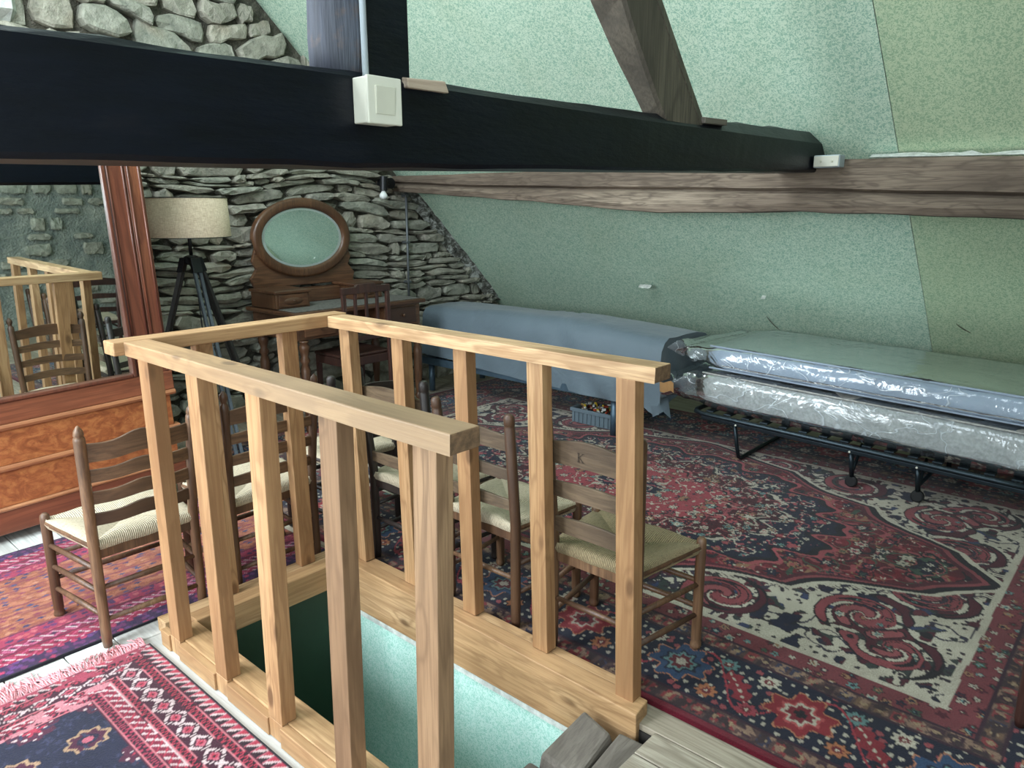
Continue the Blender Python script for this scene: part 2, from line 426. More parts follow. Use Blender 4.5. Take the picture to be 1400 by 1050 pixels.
def film():
    a = N('clear_plastic_film'); v = a.coords(rand=False)
    n = a.noise(v, 4, 3, .55, 1.2)
    cr = a.noise(a.coords((1, .45, 1), rand=False), 4.5, 2, .5, 1.6)
    rid = a.math('ABSOLUTE', a.math('SUBTRACT', cr, .5))
    ridge = a.ramp(rid, [(0, (1, 1, 1, 1)), (.016, (0, 0, 0, 1))])
    h = a.math('ADD', n, a.math('MULTIPLY', ridge, .03))
    bp = a.n('ShaderNodeBump'); bp.inputs['Strength'].default_value = .55; bp.inputs['Distance'].default_value = .02; a.l(h, bp.inputs['Height'])
    tr = a.n('ShaderNodeBsdfTransparent'); tr.inputs[0].default_value = (.95, .98, 1, 1)
    gl = a.n('ShaderNodeBsdfGlossy'); gl.inputs['Roughness'].default_value = .12; a.l(bp.outputs[0], gl.inputs['Normal'])
    df = a.n('ShaderNodeBsdfTranslucent'); df.inputs[0].default_value = (.8, .86, .9, 1)
    df2 = a.n('ShaderNodeBsdfDiffuse'); df2.inputs[0].default_value = (.8, .86, .9, 1); a.l(bp.outputs[0], df2.inputs['Normal'])
    ad = a.n('ShaderNodeMixShader'); ad.inputs[0].default_value = .5; a.l(df.outputs[0], ad.inputs[1]); a.l(df2.outputs[0], ad.inputs[2])
    fr = a.n('ShaderNodeFresnel'); fr.inputs[0].default_value = 1.5; a.l(bp.outputs[0], fr.inputs['Normal'])
    m0 = a.n('ShaderNodeMixShader'); a.l(a.math('MULTIPLY_ADD', ridge, .6), m0.inputs[0]); m0.inputs[0].links[0].from_node.inputs[2].default_value = .19
    a.l(tr.outputs[0], m0.inputs[1]); a.l(ad.outputs[0], m0.inputs[2])
    m1 = a.n('ShaderNodeMixShader'); a.l(a.math('MULTIPLY_ADD', fr.outputs[0], .85), m1.inputs[0]); m1.inputs[0].links[0].from_node.inputs[2].default_value = .03
    a.l(m0.outputs[0], m1.inputs[1]); a.l(gl.outputs[0], m1.inputs[2])
    a.l(m1.outputs[0], a.out.inputs['Surface'])
    return a.m
M['film'] = film()
M['crate'] = plain('blue_grey_crate_plastic', C(96, 110, 118), .45, var=.05)
M['dark_green'] = plain('dark_green_paint', C(38, 62, 44), .6, var=.06)
M['tape'] = plain('brown_packing_tape', C(168, 128, 84), .4, var=.1)
M['rubber'] = plain('black_rubber', C(24, 24, 25), .7)
def rugmat(name):
    a = N(name); at = a.n('ShaderNodeVertexColor'); at.layer_name = 'weave'
    v = a.coords(rand=False); n = a.noise(v, 260, 3, .7); n2 = a.noise(v, 5, 4, .6)
    col = a.mix(at.outputs[0], a.ramp(n, [(.25, C(120, 115, 112)), (.75, C(255, 255, 255))]), .8, 'MULTIPLY')
    col = a.mix(col, a.ramp(n2, [(.3, C(190, 185, 180)), (.7, C(255, 255, 255))]), .6, 'MULTIPLY')
    a.base(col); a.bump(n, .5, .006)
    return a.set(rough=.95, spec=.1, sheen=.15)
M['rug'] = rugmat('knotted_wool')
M['fringe'] = plain('pink_fringe', C(228, 168, 172), .9, var=.12)
M['fringe_w'] = plain('cream_fringe', C(176, 170, 160), .9, var=.15)
def toys():
    a = N('coloured_toy_bits'); g = a.n('ShaderNodeNewGeometry')
    a.base(a.ramp(g.outputs['Random Per Island'], [(0, C(160, 60, 40)), (.14, C(210, 180, 60)), (.3, C(205, 205, 200)), (.55, C(30, 30, 34)), (.78, C(70, 110, 70)), (.85, C(120, 84, 64))], 'CONSTANT'))
    return a.set(rough=.4)
M['toys'] = toys()
M['crack'] = plain('paper_tear', C(86, 84, 70), .9)
M['offcut'] = wood('pale_split_wood', C(150, 128, 108), C(196, 178, 158), C(224, 212, 196), 'x', .8, bump=.6)
M['end_grain'] = plain('pine_end_grain', C(112, 86, 62), .85, var=.3, scale=60, bump=.4)
M['ink'] = plain('branded_mark', C(66, 54, 44), .9)
# ------------------------------------------------------------------ floor (boards run along y) with the stair opening
HX0, HX1, HY0, HY1 = 1.09, 1.80, 1.02, 2.63
floor = bpy.data.objects.new('floor', None)
_mb = MB()
for (a, b, c, d) in ((-4.2, HX0, YF-.3, YB+.3), (HX1, 6.7, YF-.3, YB+.3), (HX0, HX1, YF-.3, HY0), (HX0, HX1, HY1, YB+.3)):
    _mb.box(a, b, c, d, -.14, -.024)
floor = struct(obj('floor', _mb, M['subfloor']))
random.seed(3)
_cuts = {}
x = -3.7
while x < 6.3:
    w = random.choice((.125, .14, .15, .165)) if x > 1.8 else random.choice((.17, .19, .21))
    for e in (HX0, HX1):
        if x < e-.01 < x+w: w = e-x
    x1 = min(x+w, 6.35)
    spans = [(YF+.02, YB-.03)]
    if HX0-.005 <= x and x1 <= HX1+.005: spans = [(YF+.02, HY0), (HY1, YB-.03)]
    elif x > HX1-.01: spans = [(YF+.02, 2.2+random.uniform(-.6, .6)), None]; spans = [spans[0], (spans[0][1]+.003, YB-.03)]
    else:
        c = random.uniform(2.66, 2.95); spans = [(YF+.02, c), (c+.004, YB-.03)]
    for a, b in spans:
        dz = random.uniform(-.0015, .0015)
        obj('floorboard', MB().box(x+.002, x1-.002, a, b, -.024, dz), M['floor_white'] if x < 1.08 else M['floor'], floor, bevel=.0025, segs=1)
    x = x1

# ------------------------------------------------------------------ gable walls
def gable_poly(inset=0):
    zr = Z_RIDGE
    return [(LX(-.15), -.15), (RX(-.15), -.15), (RIDGE, zr)]
wall_back = struct(obj('wall_back', MB().prism(gable_poly(), YB+.02, YB+.35, 'xz'), M['mortar']))
wall_front = struct(obj('wall_front', MB().prism(gable_poly(), YF-.35, YF-.02, 'xz'), M['mortar_f']))
def stone_mesh(mb, xl, xr, zb, zt, yf, yb, rng, sgn=-1, course=None):
    """one irregular slate: outline ring at the back, smaller rough ring in front, a bulged face"""
    w = xr-xl; h = zt-zb; k = 5
    top = [(xl+w*(i+.5)/k+rng.uniform(-.1, .1)*w/k, zt-abs(rng.gauss(0, .085))*h) for i in range(k)]
    bot = [(xl+w*(i+.5)/k+rng.uniform(-.1, .1)*w/k, zb+abs(rng.gauss(0, .085))*h) for i in range(k)]
    if course is not None:                   # slates thin out towards their ends
        for P_ in (top, bot):
            for i_ in (0, k-1): P_[i_] = (P_[i_][0], .5+(P_[i_][1]-.5)*rng.choice((.45, .6, .8, 1, 1)))
    ring = [(xl+rng.uniform(0, .06)*w, zb+h*rng.uniform(.35, .65))]+top+[(xr-rng.uniform(0, .06)*w, zb+h*rng.uniform(.35, .65))]+bot[::-1]
    if course is not None:                   # fit the unit-height outline between its two bed joints
        ring = [(a, (lambda lo, up: lo+.0015+(max(up-lo, .02)-.003)*(.5+(b-.5)*1.12))(bed(course, a), bed(course+1, a))) for a, b in ring]
        h = max(p[1] for p in ring)-min(p[1] for p in ring)
    cx = sum(p[0] for p in ring)/len(ring); cz = sum(p[1] for p in ring)/len(ring)
    n = len(ring)
    vs = [(a, yb, b) for a, b in ring]
    vs += [(a, yf-sgn*rng.uniform(.0, .012), b) for a, b in ring]
    q = .92
    vs += [(cx+(a-cx)*q, yf+sgn*rng.uniform(-.006, .016), cz+(b-cz)*(q-.1)) for a, b in ring]
    vs += [(cx-w*.2, yf+sgn*rng.uniform(.004, .022), cz+rng.uniform(-.15, .15)*h), (cx+w*.2, yf+sgn*rng.uniform(.004, .022), cz+rng.uniform(-.15, .15)*h)]
    fs = []
    for r in (0, 1):
        for i in range(n):
            j = (i+1) % n; fs.append((r*n+i, r*n+j, (r+1)*n+j, (r+1)*n+i))
    L, R_ = 3*n, 3*n+1
    for i in range(n):
        j = (i+1) % n
        mx = (vs[2*n+i][0]+vs[2*n+j][0])/2
        fs.append((2*n+i, 2*n+j, L if mx < cx else R_))
    # close the two fans
    half = [i for i in range(n) if ((vs[2*n+i][0]+vs[2*n+(i-1) % n][0])/2 < cx) != ((vs[2*n+i][0]+vs[2*n+(i+1) % n][0])/2 < cx)]
    for i in half: fs.append((2*n+i, L, R_))
    mb.add(vs, fs)
rng = random.Random(11)
stones = []
# wandering bed joints: each course lies between two wavy lines
z = 0.0; lines = [(0.0, 0)]
while z < 3.7:
    hi = z > 2.25
    z += rng.uniform(.12, .21) if hi else rng.choice((.042, .05, .055, .06, .07, .08, .095, .12))*rng.uniform(.85, 1.1)
    lines.append((z, rng.randint(1, 9999)))
def bed(k, x):
    zz, s = lines[k]
    if k == 0: return 0.0
    a = .055 if zz < 2.3 else .10
    return zz+a*(n1(x*1.1+7, 50)-.5)*2+.05*(n1(x*2.3, 60+k//3)-.5)+.022*(n1(x*6.0, 200+k)-.5)
for k in range(len(lines)-1):
    zm = (lines[k][0]+lines[k+1][0])/2; h = lines[k+1][0]-lines[k][0]; hi = zm > 2.25
    x = (1.05 if hi else 1.72)+rng.uniform(-.1, .1)
    while True:
        w = rng.uniform(.2, .5) if hi else (rng.uniform(.1, .2) if rng.random() < .25 else rng.uniform(.2, .55))
        xm = RX(zm+h/2)-.05
        if x > xm-.06: break
        xr = min(x+w, xm)
        stones.append((x+.001, xr-.001, k, rng.uniform(.015, .085)))
        x = xr
def stone_vis(s):
    cx = (s[0]+s[1])/2; cz = (lines[s[2]][0]+lines[s[2]+1][0])/2
    return (1.95 < cx < 5.4 and .78 < cz < 1.86) or (1.3 < cx < 3.5 and 2.62 < cz < 3.05)
vis = [s for s in stones if stone_vis(s)]
vis.sort(key=lambda s: -(s[1]-s[0])*(lines[s[2]+1][0]-lines[s[2]][0]))
big = set(id(s) for s in vis[:298])
rest = MB()
for s in stones:
    if id(s) in big:
        m = MB(); stone_mesh(m, s[0], s[1], 0, 1, YB-s[3], YB+.03, rng, course=s[2])
        obj('stone', m, M['stone'], wall_back)
    else: stone_mesh(rest, s[0], s[1], 0, 1, YB-s[3], YB+.03, rng, course=s[2])
stuff(obj('small_stones', rest, M['stone_i'], wall_back))
# rough lime edge where the gable meets the roof slope
def mort_edge(i, j):
    z = .66+i*.028; t = j/5
    x = RX(z)-.005-.14*t-.035*n1(i*.55, 4)*t
    return (x, YB-.045-.05*n1(i*.8+j*.5, 9)*math.sin(PI*min(1, t+.15))-(0.03 if j == 0 else 0), z+.01*n1(i+j, 3))
obj('mortar_edge', MB().grid(44, 6, mort_edge), M['edge'], wall_back, smooth=False)
obj('pale_patch', MB().grid(12, 10, lambda i, j: (1.0+i*.055, YB-.085-.03*n1(i*.9+j*.7, 5)+(.1 if i in (0, 11) or j in (0, 9) else 0), 2.62+j*.075+.02*n1(i*1.3, j))), M['plaster'], wall_back)  # pale patch over the upper left stones
# rubble of the wall behind the photographer (seen in the wardrobe mirror)
rng = random.Random(5)
z = .3
while z < 3.0:
    h = rng.uniform(.1, .2); x = .6+rng.uniform(-.2, .1)
    while x < 4.6:
        w = rng.uniform(.15, .36)
        if rng.random() < .68 and x+w < RX(z+h)-.05 and x > LX(z+h)+.05:
            m = MB(); stone_mesh(m, x+.02, x+w-.02, z+.015, z+h-.015, YF+.02, YF-.03, rng, 1)
            obj('stone', m, M['stone'], wall_front)
        x += w
    z += h

# ------------------------------------------------------------------ roof slopes
ceiling = struct(obj('ceiling', MB().add([(RX(0)+.06, YF, 0), (RX(0)+.06, YB+.3, 0), (RIDGE+.06, YB+.3, Z_RIDGE), (RIDGE+.06, YF, Z_RIDGE)], [(0, 1, 2, 3)]), M['plaster'], fix=False))
seams = [YF, 1.22, YB+.02]
def slope_panel(y0, y1, mt, k):
    NZ, NY = 34, 30
    def fn(i, j):
        z = .0+(Z_RIDGE-.0)*i/(NZ-1); y = y0+.0015+(y1-y0-.003)*j/(NY-1)
        off = .012*(n1(z*2.2+k*3, 2)-.5)+.01*(n1(y*1.7+z, 8)-.5)
        bend = .05*max(0, .97-z)/.97                     # the board below the crease stands a little steeper
        edge = .0012 if j in (0, NY-1) else 0
        return (RX(z)-off*.6-bend+edge, y, z)
    o = obj('wallpaper_panel', MB().grid(NZ, NY, fn), mt, ceiling, smooth=True, fix=False)
    return o
for k in range(len(seams)-1):
    slope_panel(seams[k], seams[k+1], M['paper_y'] if seams[k+1] < 1.3 else M['paper'], k)
# left slope with three roof windows and two high ones added for light
mbL = MB()
ys = sorted(set([YF, YB+.3]+[w[0] for w in SKY_WINDOWS]+[w[1] for w in SKY_WINDOWS])); zs = sorted(set([0, Z_RIDGE]+[w[2] for w in SKY_WINDOWS]+[w[3] for w in SKY_WINDOWS]))
for a, b in zip(ys, ys[1:]):
    for c, d in zip(zs, zs[1:]):
        if any(w[0] <= a and b <= w[1] and w[2] <= c and d <= w[3] for w in SKY_WINDOWS): continue
        mbL.add([(LX(c), a, c), (LX(c), b, c), (LX(d), b, d), (LX(d), a, d)], [(0, 1, 2, 3)])
struct(obj('wall_left', mbL, M['plaster'], fix=False))
for k, (y0, y1, z0, z1) in enumerate(SKY_WINDOWS):
    fr = MB(); t = .05
    for (a, b, c, d) in ((y0, y1, z0, z0+t), (y0, y1, z1-t, z1), (y0, y0+t, z0, z1), (y1-t, y1, z0, z1)):
        q = .06
        fr.hexa([(LX(c)-q, a, c+q), (LX(c), a, c), (LX(c), b, c), (LX(c)-q, b, c+q), (LX(d)-q, a, d+q), (LX(d), a, d), (LX(d), b, d), (LX(d)-q, b, d+q)])
    struct(obj('unseen_window_%d' % (k+1), fr, M['white_pl']))

_f = MB(); _x0, _x1, _z0, _z1 = GW
for (a, b, c, d) in ((_x0-.06, _x1+.06, _z0-.06, _z0), (_x0-.06, _x1+.06, _z1, _z1+.06), (_x0-.06, _x0, _z0, _z1), (_x1, _x1+.06, _z0, _z1), ((_x0+_x1)/2-.02, (_x0+_x1)/2+.02, _z0, _z1)):
    _f.box(a, b, YF-.019, YF+.05, c, d)
struct(obj('unseen_window_%d' % (len(SKY_WINDOWS)+1), _f, M['white_pl']))  # made-up frame around the added gable light

# ------------------------------------------------------------------ stairwell below the floor
struct(obj('wall_stair_right', MB().box(HX1-.005, HX1+.1, -.6, HY1+.1, -2.6, -.1401), M['paper_stair']))
struct(obj('wall_stair_back', MB().box(HX0+.016, HX1-.0055, HY1-.013, HY1-.001, -2.6, -.047), M['dark_green']))
struct(obj('wall_stair_left', MB().box(HX0-.1, HX0-.001, -.6, HY1-.005, -2.6, -.1401), M['paper_stair']))
struct(obj('wall_stair_front', MB().box(HX0-.1, HX1+.1, -.7, -.6, -2.6, -.1401), M['paper_stair']))
struct(obj('floor_stair', MB().box(HX0-.1, HX1+.1, -.7, HY1+.1, -2.7, -2.6), M['floor']))
tr = MB()
tr.hexa([(HX1-.012, HY1-.02, -.175), (HX1-.006, HY1-.02, -.175), (HX1-.006, 1.25, -.175), (HX1-.012, 1.25, -.175), (HX1-.012, HY1-.02, -.13), (HX1-.006, HY1-.02, -.13), (HX1-.006, 1.25, -.13), (HX1-.012, 1.25, -.13)])
struct(obj('trim_1', tr, M['plaster']))
# ------------------------------------------------------------------ roof timbers
def interp(x, tab):
    for (a, va), (b, vb) in zip(tab, tab[1:]):
        if x <= b: return va+(vb-va)*max(0, (x-a))/(b-a)
    return tab[-1][1]
def tie(i, j):
    x = -1.9+6.38*i/70
    zb = interp(x, [(-2, 1.675), (.42, 1.687), (1.37, 1.703), (4.5, 1.785)])
    zt = interp(x, [(-2, 1.89), (.45, 1.915), (1.1, 1.925), (2.63, 1.952), (4.5, 2.002)])
    r = max(0, (x-1.2)/3.2); ch = .012+.055*min(1, r)
    nb = .012*(n1(x*5, 1)-.5); nt = .022*(n1(x*6, 2)-.5)+.012*(n1(x*19, 6)-.5)
    P = [(1.6+.008, zb+nb*.6), (1.6, zb+.012+nb*.6), (1.6+.006*(n1(x*4, 3)-.5), zt-ch), (1.6+.05*min(1, .25+r), zt+nt*.3), (1.69, zt+.008+nt), (1.8, zt+nt*.6), (1.825, zt-.03), (1.82, zb+.02), (1.8, zb)]
    p = P[j % 9]
    return (x, p[0], p[1])
mb = MB(); mb.grid(71, 10, tie)
mb.f.append(tuple(range(8, -1, -1))); mb.f.append(tuple(70*10+k for k in range(9)))
tag(obj('tie_beam', mb, M['black']), 'long black painted tie beam crossing above the stair railing', 'beam')
def purl(i, j):
    y = YF+.02+(YB-YF-.06)*i/80
    zb = interp(y, [(-1.8, 1.5), (.6, 1.53), (1.65, 1.567), (2.6, 1.553), (3.7, 1.637), (5.3, 1.735)])+.012*(n1(y*4, 1)-.5)
    zt = interp(y, [(-1.8, 1.80), (.64, 1.826), (1.47, 1.846), (4.3, 1.855), (5.3, 1.865)])+.008*(n1(y*5, 4)-.5)
    zg = interp(y, [(-1.8, 1.61), (.62, 1.642), (1.5, 1.676), (4.3, 1.757), (5.3, 1.81)])+.01*(n1(y*2.5, 5)-.5)
    e = .014*(n1(y*3, 7)-.5)
    P = [(4.31+e, zt), (4.296+e, zt-.03), (4.30+e, zg+.014), (4.335+e, zg), (4.30+e*.6, zg-.016), (4.292+e, zb+.045), (4.312, zb+.006), (4.37, zb), (RX(zb)+.005, zb), (RX(zt)+.005, zt+.006)]
    p = P[j % 10]
    return (p[0], y, p[1])
mb = MB(); mb.grid(81, 11, purl)
mb.f.append(tuple(range(9, -1, -1))); mb.f.append(tuple(80*11+k for k in range(10)))
tag(obj('purlin', mb, M['oak_y']), 'long rough brown oak purlin along the green roof slope', 'beam')
# plaster line on the purlin where the paper stops
tag(obj('plaster_bead', MB().grid(50, 4, lambda i, j: (RX(1.86)-.03-.05*(j == 1)-.045*(j == 2)*n1(i*.7, 2), -1.2+i*.052, interp(-1.2+i*.052, [(-1.8, 1.802), (.64, 1.828), (1.47, 1.848)])+.006+[0, .0, .006, .018][j]*(.2+1.3*n1(i*.9, 4)))), M['plaster'], smooth=True), 'ragged white plaster line along the purlin top', 'plaster')
# strut leaning towards the ridge
st = thing('roof_strut', 'leaning brown oak strut standing on the black tie beam', 'beam', (2.85, 1.68, 1.95))
def strutp(i, j):
    t = i/24; z = 1.93+t*1.55
    xl = 2.64-.70*(z-1.955)+.012*(n1(t*9, 3)-.5); xr = 3.03-.98*(z-1.955)*.95+.01*(n1(t*7, 5)-.5)
    if t < .18: xl += .05*(1-t/.18)**2; 
    y0 = 1.612; y1 = 1.735-.04*(1-min(1, t*4))+.02*(n1(t*14, 8)-.5)
    P = [(xl, y0+.012), (xl+.015, y0), (xr-.07, y0), (xr-.064, y0+.006), (xr-.058, y0), (xr, y0+.01), (xr, y1), (xl-.01+.02*(n1(t*20, 2)-.5), y1)]
    p = P[j % 8]; return (p[0], p[1], z)
mb = MB(); mb.grid(25, 9, strutp); mb.f.append(tuple(range(7, -1, -1))); mb.f.append(tuple(24*9+k for k in range(8)))
obj('timber', mb, M['oak_z'], st)
# king post and round log
def postg(i, j):
    z = 1.915+i*.12; P = [(1.256, 1.607), (1.388, 1.607), (1.394, 1.613), (1.394, 1.66), (1.32, 1.66), (1.252, 1.613)]
    e = .004*(n1(i*.8+j, 3)-.5); p = P[j % 6]; return (p[0]+e, p[1]+e, z)
mb = MB(); mb.grid(18, 7, postg); mb.f.append(tuple(range(5, -1, -1))); mb.f.append(tuple(17*7+k for k in range(6)))
tag(obj('king_post', mb, M['black']), 'square black post rising behind the light switch', 'post')
def logg(i, j):
    z = 1.905+i*.1; a = 2*PI*(j % 16)/16; r = .082+.008*(n1(a*1.5+i*.3, 4)-.5)+.006*(n1(i*1.1, 7)-.5)
    return (1.231+r*.92*math.cos(a)+.004*math.sin(i*.4), 1.695+r*.92*math.sin(a), z)
mb = MB(); mb.grid(20, 17, logg); mb.f.append(tuple(range(15, -1, -1)))
tag(obj('round_log', mb, M['log'], smooth=True), 'rounded barky log standing left of the white conduit', 'post')
tag(obj('conduit', MB().tube([(1.238, 1.598, 1.905), (1.238, 1.598, 2.5), (1.24, 1.598, 3.2)], .0085, 10), M['grey_pl'], smooth=True), 'thin pale plastic conduit running up from the light switch', 'conduit')
# switch
sw = thing('light_switch', 'square cream surface-mounted light switch on the black beam', 'switch', (1.25, 1.58, 1.80))
obj('back_box', MB().box(1.197, 1.300, 1.548, 1.6, 1.803, 1.911), M['white_pl'], sw, bevel=.003)
obj('cover_plate', MB().box(1.195, 1.302, 1.538, 1.5475, 1.801, 1.913), M['white_pl'], sw, bevel=.003)
obj('rocker', MB().hexa([(1.218, 1.5365, 1.824), (1.278, 1.5365, 1.824), (1.278, 1.542, 1.824), (1.218, 1.542, 1.824), (1.218, 1.533, 1.890), (1.278, 1.533, 1.890), (1.278, 1.542, 1.890), (1.218, 1.542, 1.890)]), M['white_pl2'], sw, bevel=.0015)
# wood offcuts wedged on the beam
m = MB(); m.hexa([(1.36, 1.58, 1.903), (1.505, 1.578, 1.904), (1.52, 1.65, 1.91), (1.37, 1.655, 1.91), (1.36, 1.583, 1.928), (1.495, 1.582, 1.934), (1.515, 1.645, 1.942), (1.37, 1.65, 1.94)])
tag(obj('wood_offcut', m, M['offcut'], bevel=.003), 'pale split wood offcut lying beside the light switch', 'wood')
m = MB(); m.hexa([(3.0, 1.597, 1.94), (3.2, 1.597, 1.945), (3.2, 1.64, 1.945), (3.0, 1.64, 1.94), (3.0, 1.597, 1.964), (3.2, 1.597, 1.969), (3.2, 1.64, 1.975), (3.0, 1.64, 1.97)])
tag(obj('wood_offcut', m, M['grey_timber'], bevel=.003), 'small grey-brown wood offcut at the foot of the strut', 'wood')
# junction box on the purlin
jb = thing('junction_box', 'small white junction box where beam meets purlin', 'box', (4.24, 1.5, 1.80))
obj('body', MB().box(4.215, 4.296, 1.452, 1.59, 1.800, 1.865), M['grey_pl'], jb, bevel=.006)
obj('lid', MB().box(4.208, 4.2149, 1.456, 1.586, 1.805, 1.860), M['white_pl'], jb, bevel=.003)
for yy in (1.49, 1.55): obj('screw', MB().tube([(4.2075, yy, 1.832), (4.202, yy, 1.832)], .006, 8), M['white_pl2'], jb)
# torn wallpaper
for k, (y, z, w, h) in enumerate([(3.27, .97, .11, .028), (2.27, .955, .03, .022)]):
    def tear(i, j):
        return (RX(z)-.07-.012*j-.01*n1(i*1.3, k), y-w/2+w*i/8, z+h*(.4-j*.5)*(.6+.7*n1(i*1.7, k+3)))
    tag(obj('torn_paper', MB().grid(9, 3, tear), M['plaster'], smooth=True), ['larger white wallpaper tear above the two beds', 'tiny white wallpaper tear above the plastic-wrapped mattresses'][k], 'paper')
for k, pts in enumerate([[(1050/1, 0)],]): pass
def scratch(y, z, dy, dz, lab):
    tag(obj('wallpaper_rip', MB().tube([(RX(z+dz*t)-.018-.05*max(0, .97-z-dz*t), y+dy*t+.012*math.sin(t*3), z+dz*t) for t in (0, .33, .66, 1)], [.0015, .003, .003, .001], 5), M['crack']), lab, 'scratch')
scratch(2.34, .78, -.07, -.12, 'thin dark rip in the wallpaper above the wrapped mattresses')
scratch(1.05, .86, -.08, -.06, 'short dark rip in the yellowed wallpaper at right')
# ------------------------------------------------------------------ stair railing
rl = thing('stair_railing', 'raw pine railing of square posts around the stair opening', 'railing', (1.45, 1.9, 0))
RZ0, RZ1 = 1.103, 1.151
def rail(pts, zt, mt, nm='top_rail'):
    (a, b, c, d) = pts
    m = MB(); NS = 12
    m.grid(NS, 5, lambda i, j: tuple(Vector((*([a, b, b, a, a][j]), [RZ0, RZ0, zt, zt, RZ0][j])).lerp(Vector((*([d, c, c, d, d][j]), [RZ0, RZ0, zt, zt, RZ0][j])), i/(NS-1))+Vector((.0025*(n1(i*.9, j % 4)-.5), .0025*(n1(i*.7, j % 4+5)-.5), .004*(n1(i*.6, 9)-.5)))))
    m.f.append((3, 2, 1, 0)); m.f.append(tuple((NS-1)*5+k for k in range(4)))
    return obj(nm, m, mt, rl, bevel=.004)
r1 = rail([(.997, 1.065), (1.085, 1.065), (1.085, 2.70), (.997, 2.70)], RZ1, M['pine_near'])
r2 = rail([(1.83, 1.09), (1.918, 1.09), (1.918, 2.70), (1.83, 2.70)], RZ1, M['pine_y'])
for r_o in (r1, r2):                       # sawn end grain on the open rail ends
    r_o.data.materials.append(M['end_grain'])
    for pl in r_o.data.polygons:
        if pl.normal.y < -.9: pl.material_index = 1
r3 = obj('top_rail', MB().hexa([(.962, 2.702, RZ0), (1.93, 2.702, RZ0), (1.93, 2.79, RZ0), (.962, 2.79, RZ0), (.962, 2.702, RZ1), (1.93, 2.702, RZ1+.004), (1.93, 2.79, RZ1+.004), (.962, 2.79, RZ1)]), M['pine_x'], rl, bevel=.004)
def post(x, yt, yb, zb, mt, s=.05, xb=None, tongue=None, sy=.076):
    xb = x if xb is None else xb
    m = MB()
    m.hexa([(xb, yb, zb), (xb+s, yb, zb), (xb+s, yb+sy, zb), (xb, yb+sy, zb), (x, yt, RZ0), (x+s, yt, RZ0), (x+s, yt+sy, RZ0), (x, yt+sy, RZ0)])
    o = obj('baluster', m, mt, rl, bevel=.002)
    if tongue:
        m2 = MB().box(xb, xb+.018, yb, yb+sy, 0.002, zb); obj('tongue', m2, mt, o, bevel=.0015, segs=1)
    return o
for yt, yb, mt in ((2.53, 2.512, M['pine_z']), (2.18, 2.168, M['pine_z']), (1.82, 1.832, M['pine_z']), (1.466, 1.48, M['pine_brown_z']), (1.112, 1.13, M['pine_brown_z'])):
    post(1.0, yt, yb, .07, mt, tongue=True, xb=.992)
for xt, yt, xb, yb in ((1.85, 2.585, 1.85, 2.545), (1.85, 2.238, 1.85, 2.209), (1.85, 1.884, 1.85, 1.856), (1.84, 1.52, 1.84, 1.488), (1.828, 1.155, 1.817, 1.113)):
    post(xt, yt, yb, .052 if yb > 1.2 else .001, M['pine_z'], .05, xb, sy=.068)
post(1.632, 2.74, 2.705, .06, M['pine_z'], .07, 1.622, sy=.046); post(1.262, 2.73, 2.705, .06, M['pine_z'], .066, 1.262, sy=.046)
# base timbers
def basebeam(p, mt): return obj('base_beam', MB().hexa(p), mt, rl, bevel=.004)
# near side: inner beam plus packing boards between the balusters
basebeam([(1.012, 1.06, .001), (1.105, 1.06, .001), (1.105, 2.62, .001), (1.012, 2.62, .001), (1.012, 1.06, .07), (1.105, 1.06, .066), (1.105, 2.62, .066), (1.012, 2.62, .07)], M['pine_y'])
ys_ = [1.06, 1.13, 1.206, 1.48, 1.556, 1.832, 1.908, 2.168, 2.244, 2.512, 2.588, 2.66]
for a, b in zip(ys_[0::2], ys_[1::2]):
    obj('packing_board', MB().box(.985+random.uniform(-.003, .003), 1.0115, a+.001, b-.001, .001, .066+random.uniform(-.004, .006)), M['pine_y'], rl, bevel=.002)
# far side: deep trimmer with a capping board carrying the balusters
basebeam([(1.785, 1.075, -.15), (1.86, 1.085, -.15), (1.86, 2.70, -.15), (1.785, 2.70, -.15), (1.775, 1.075, .045), (1.86, 1.085, .05), (1.86, 2.70, .05), (1.80, 2.70, .05)], M['pine_y'])
obj('packing_board', MB().box(1.861, 1.905, 1.175, 2.70, .001, .048), M['pine_y'], rl, bevel=.003)
basebeam([(1.106, 2.61, -.045), (1.784, 2.61, -.045), (1.784, 2.70, -.045), (1.106, 2.70, -.045), (1.106, 2.622, .062), (1.784, 2.622, .06), (1.784, 2.70, .06), (1.106, 2.70, .062)], M['pine_x'])
obj('packing_board', MB().box(1.02, 1.9, 2.701, 2.77, .001, .058), M['pine_x'], rl, bevel=.003)
# old grey stair head
sh = thing('stair_threshold', 'weathered grey oak blocks at the head of the stairs', 'step', (1.4, 1.1, -.14))
obj('trimmer', MB().hexa([(1.52, 1.112, -.135), (1.76, 1.112, -.135), (1.765, 1.27, -.135), (1.52, 1.27, -.135), (1.522, 1.115, -.045), (1.71, 1.125, -.006), (1.735, 1.245, .006), (1.522, 1.255, -.035)]), M['grey_timber'], sh, bevel=.012)
obj('end_block', MB().hexa([(1.52, 1.03, -.135), (1.775, 1.03, -.135), (1.775, 1.105, -.135), (1.52, 1.105, -.135), (1.522, 1.03, -.05), (1.765, 1.03, -.03), (1.735, 1.108, -.008), (1.522, 1.105, -.045)]), M['grey_timber'], sh, bevel=.008)
obj('tread', MB().hexa([(1.09, 1.03, -.2), (1.514, 1.03, -.2), (1.514, 1.30, -.2), (1.09, 1.30, -.2), (1.09, 1.03, -.09), (1.514, 1.03, -.075), (1.514, 1.29, -.075), (1.09, 1.29, -.09)]), M['grey_timber'], sh, bevel=.01)
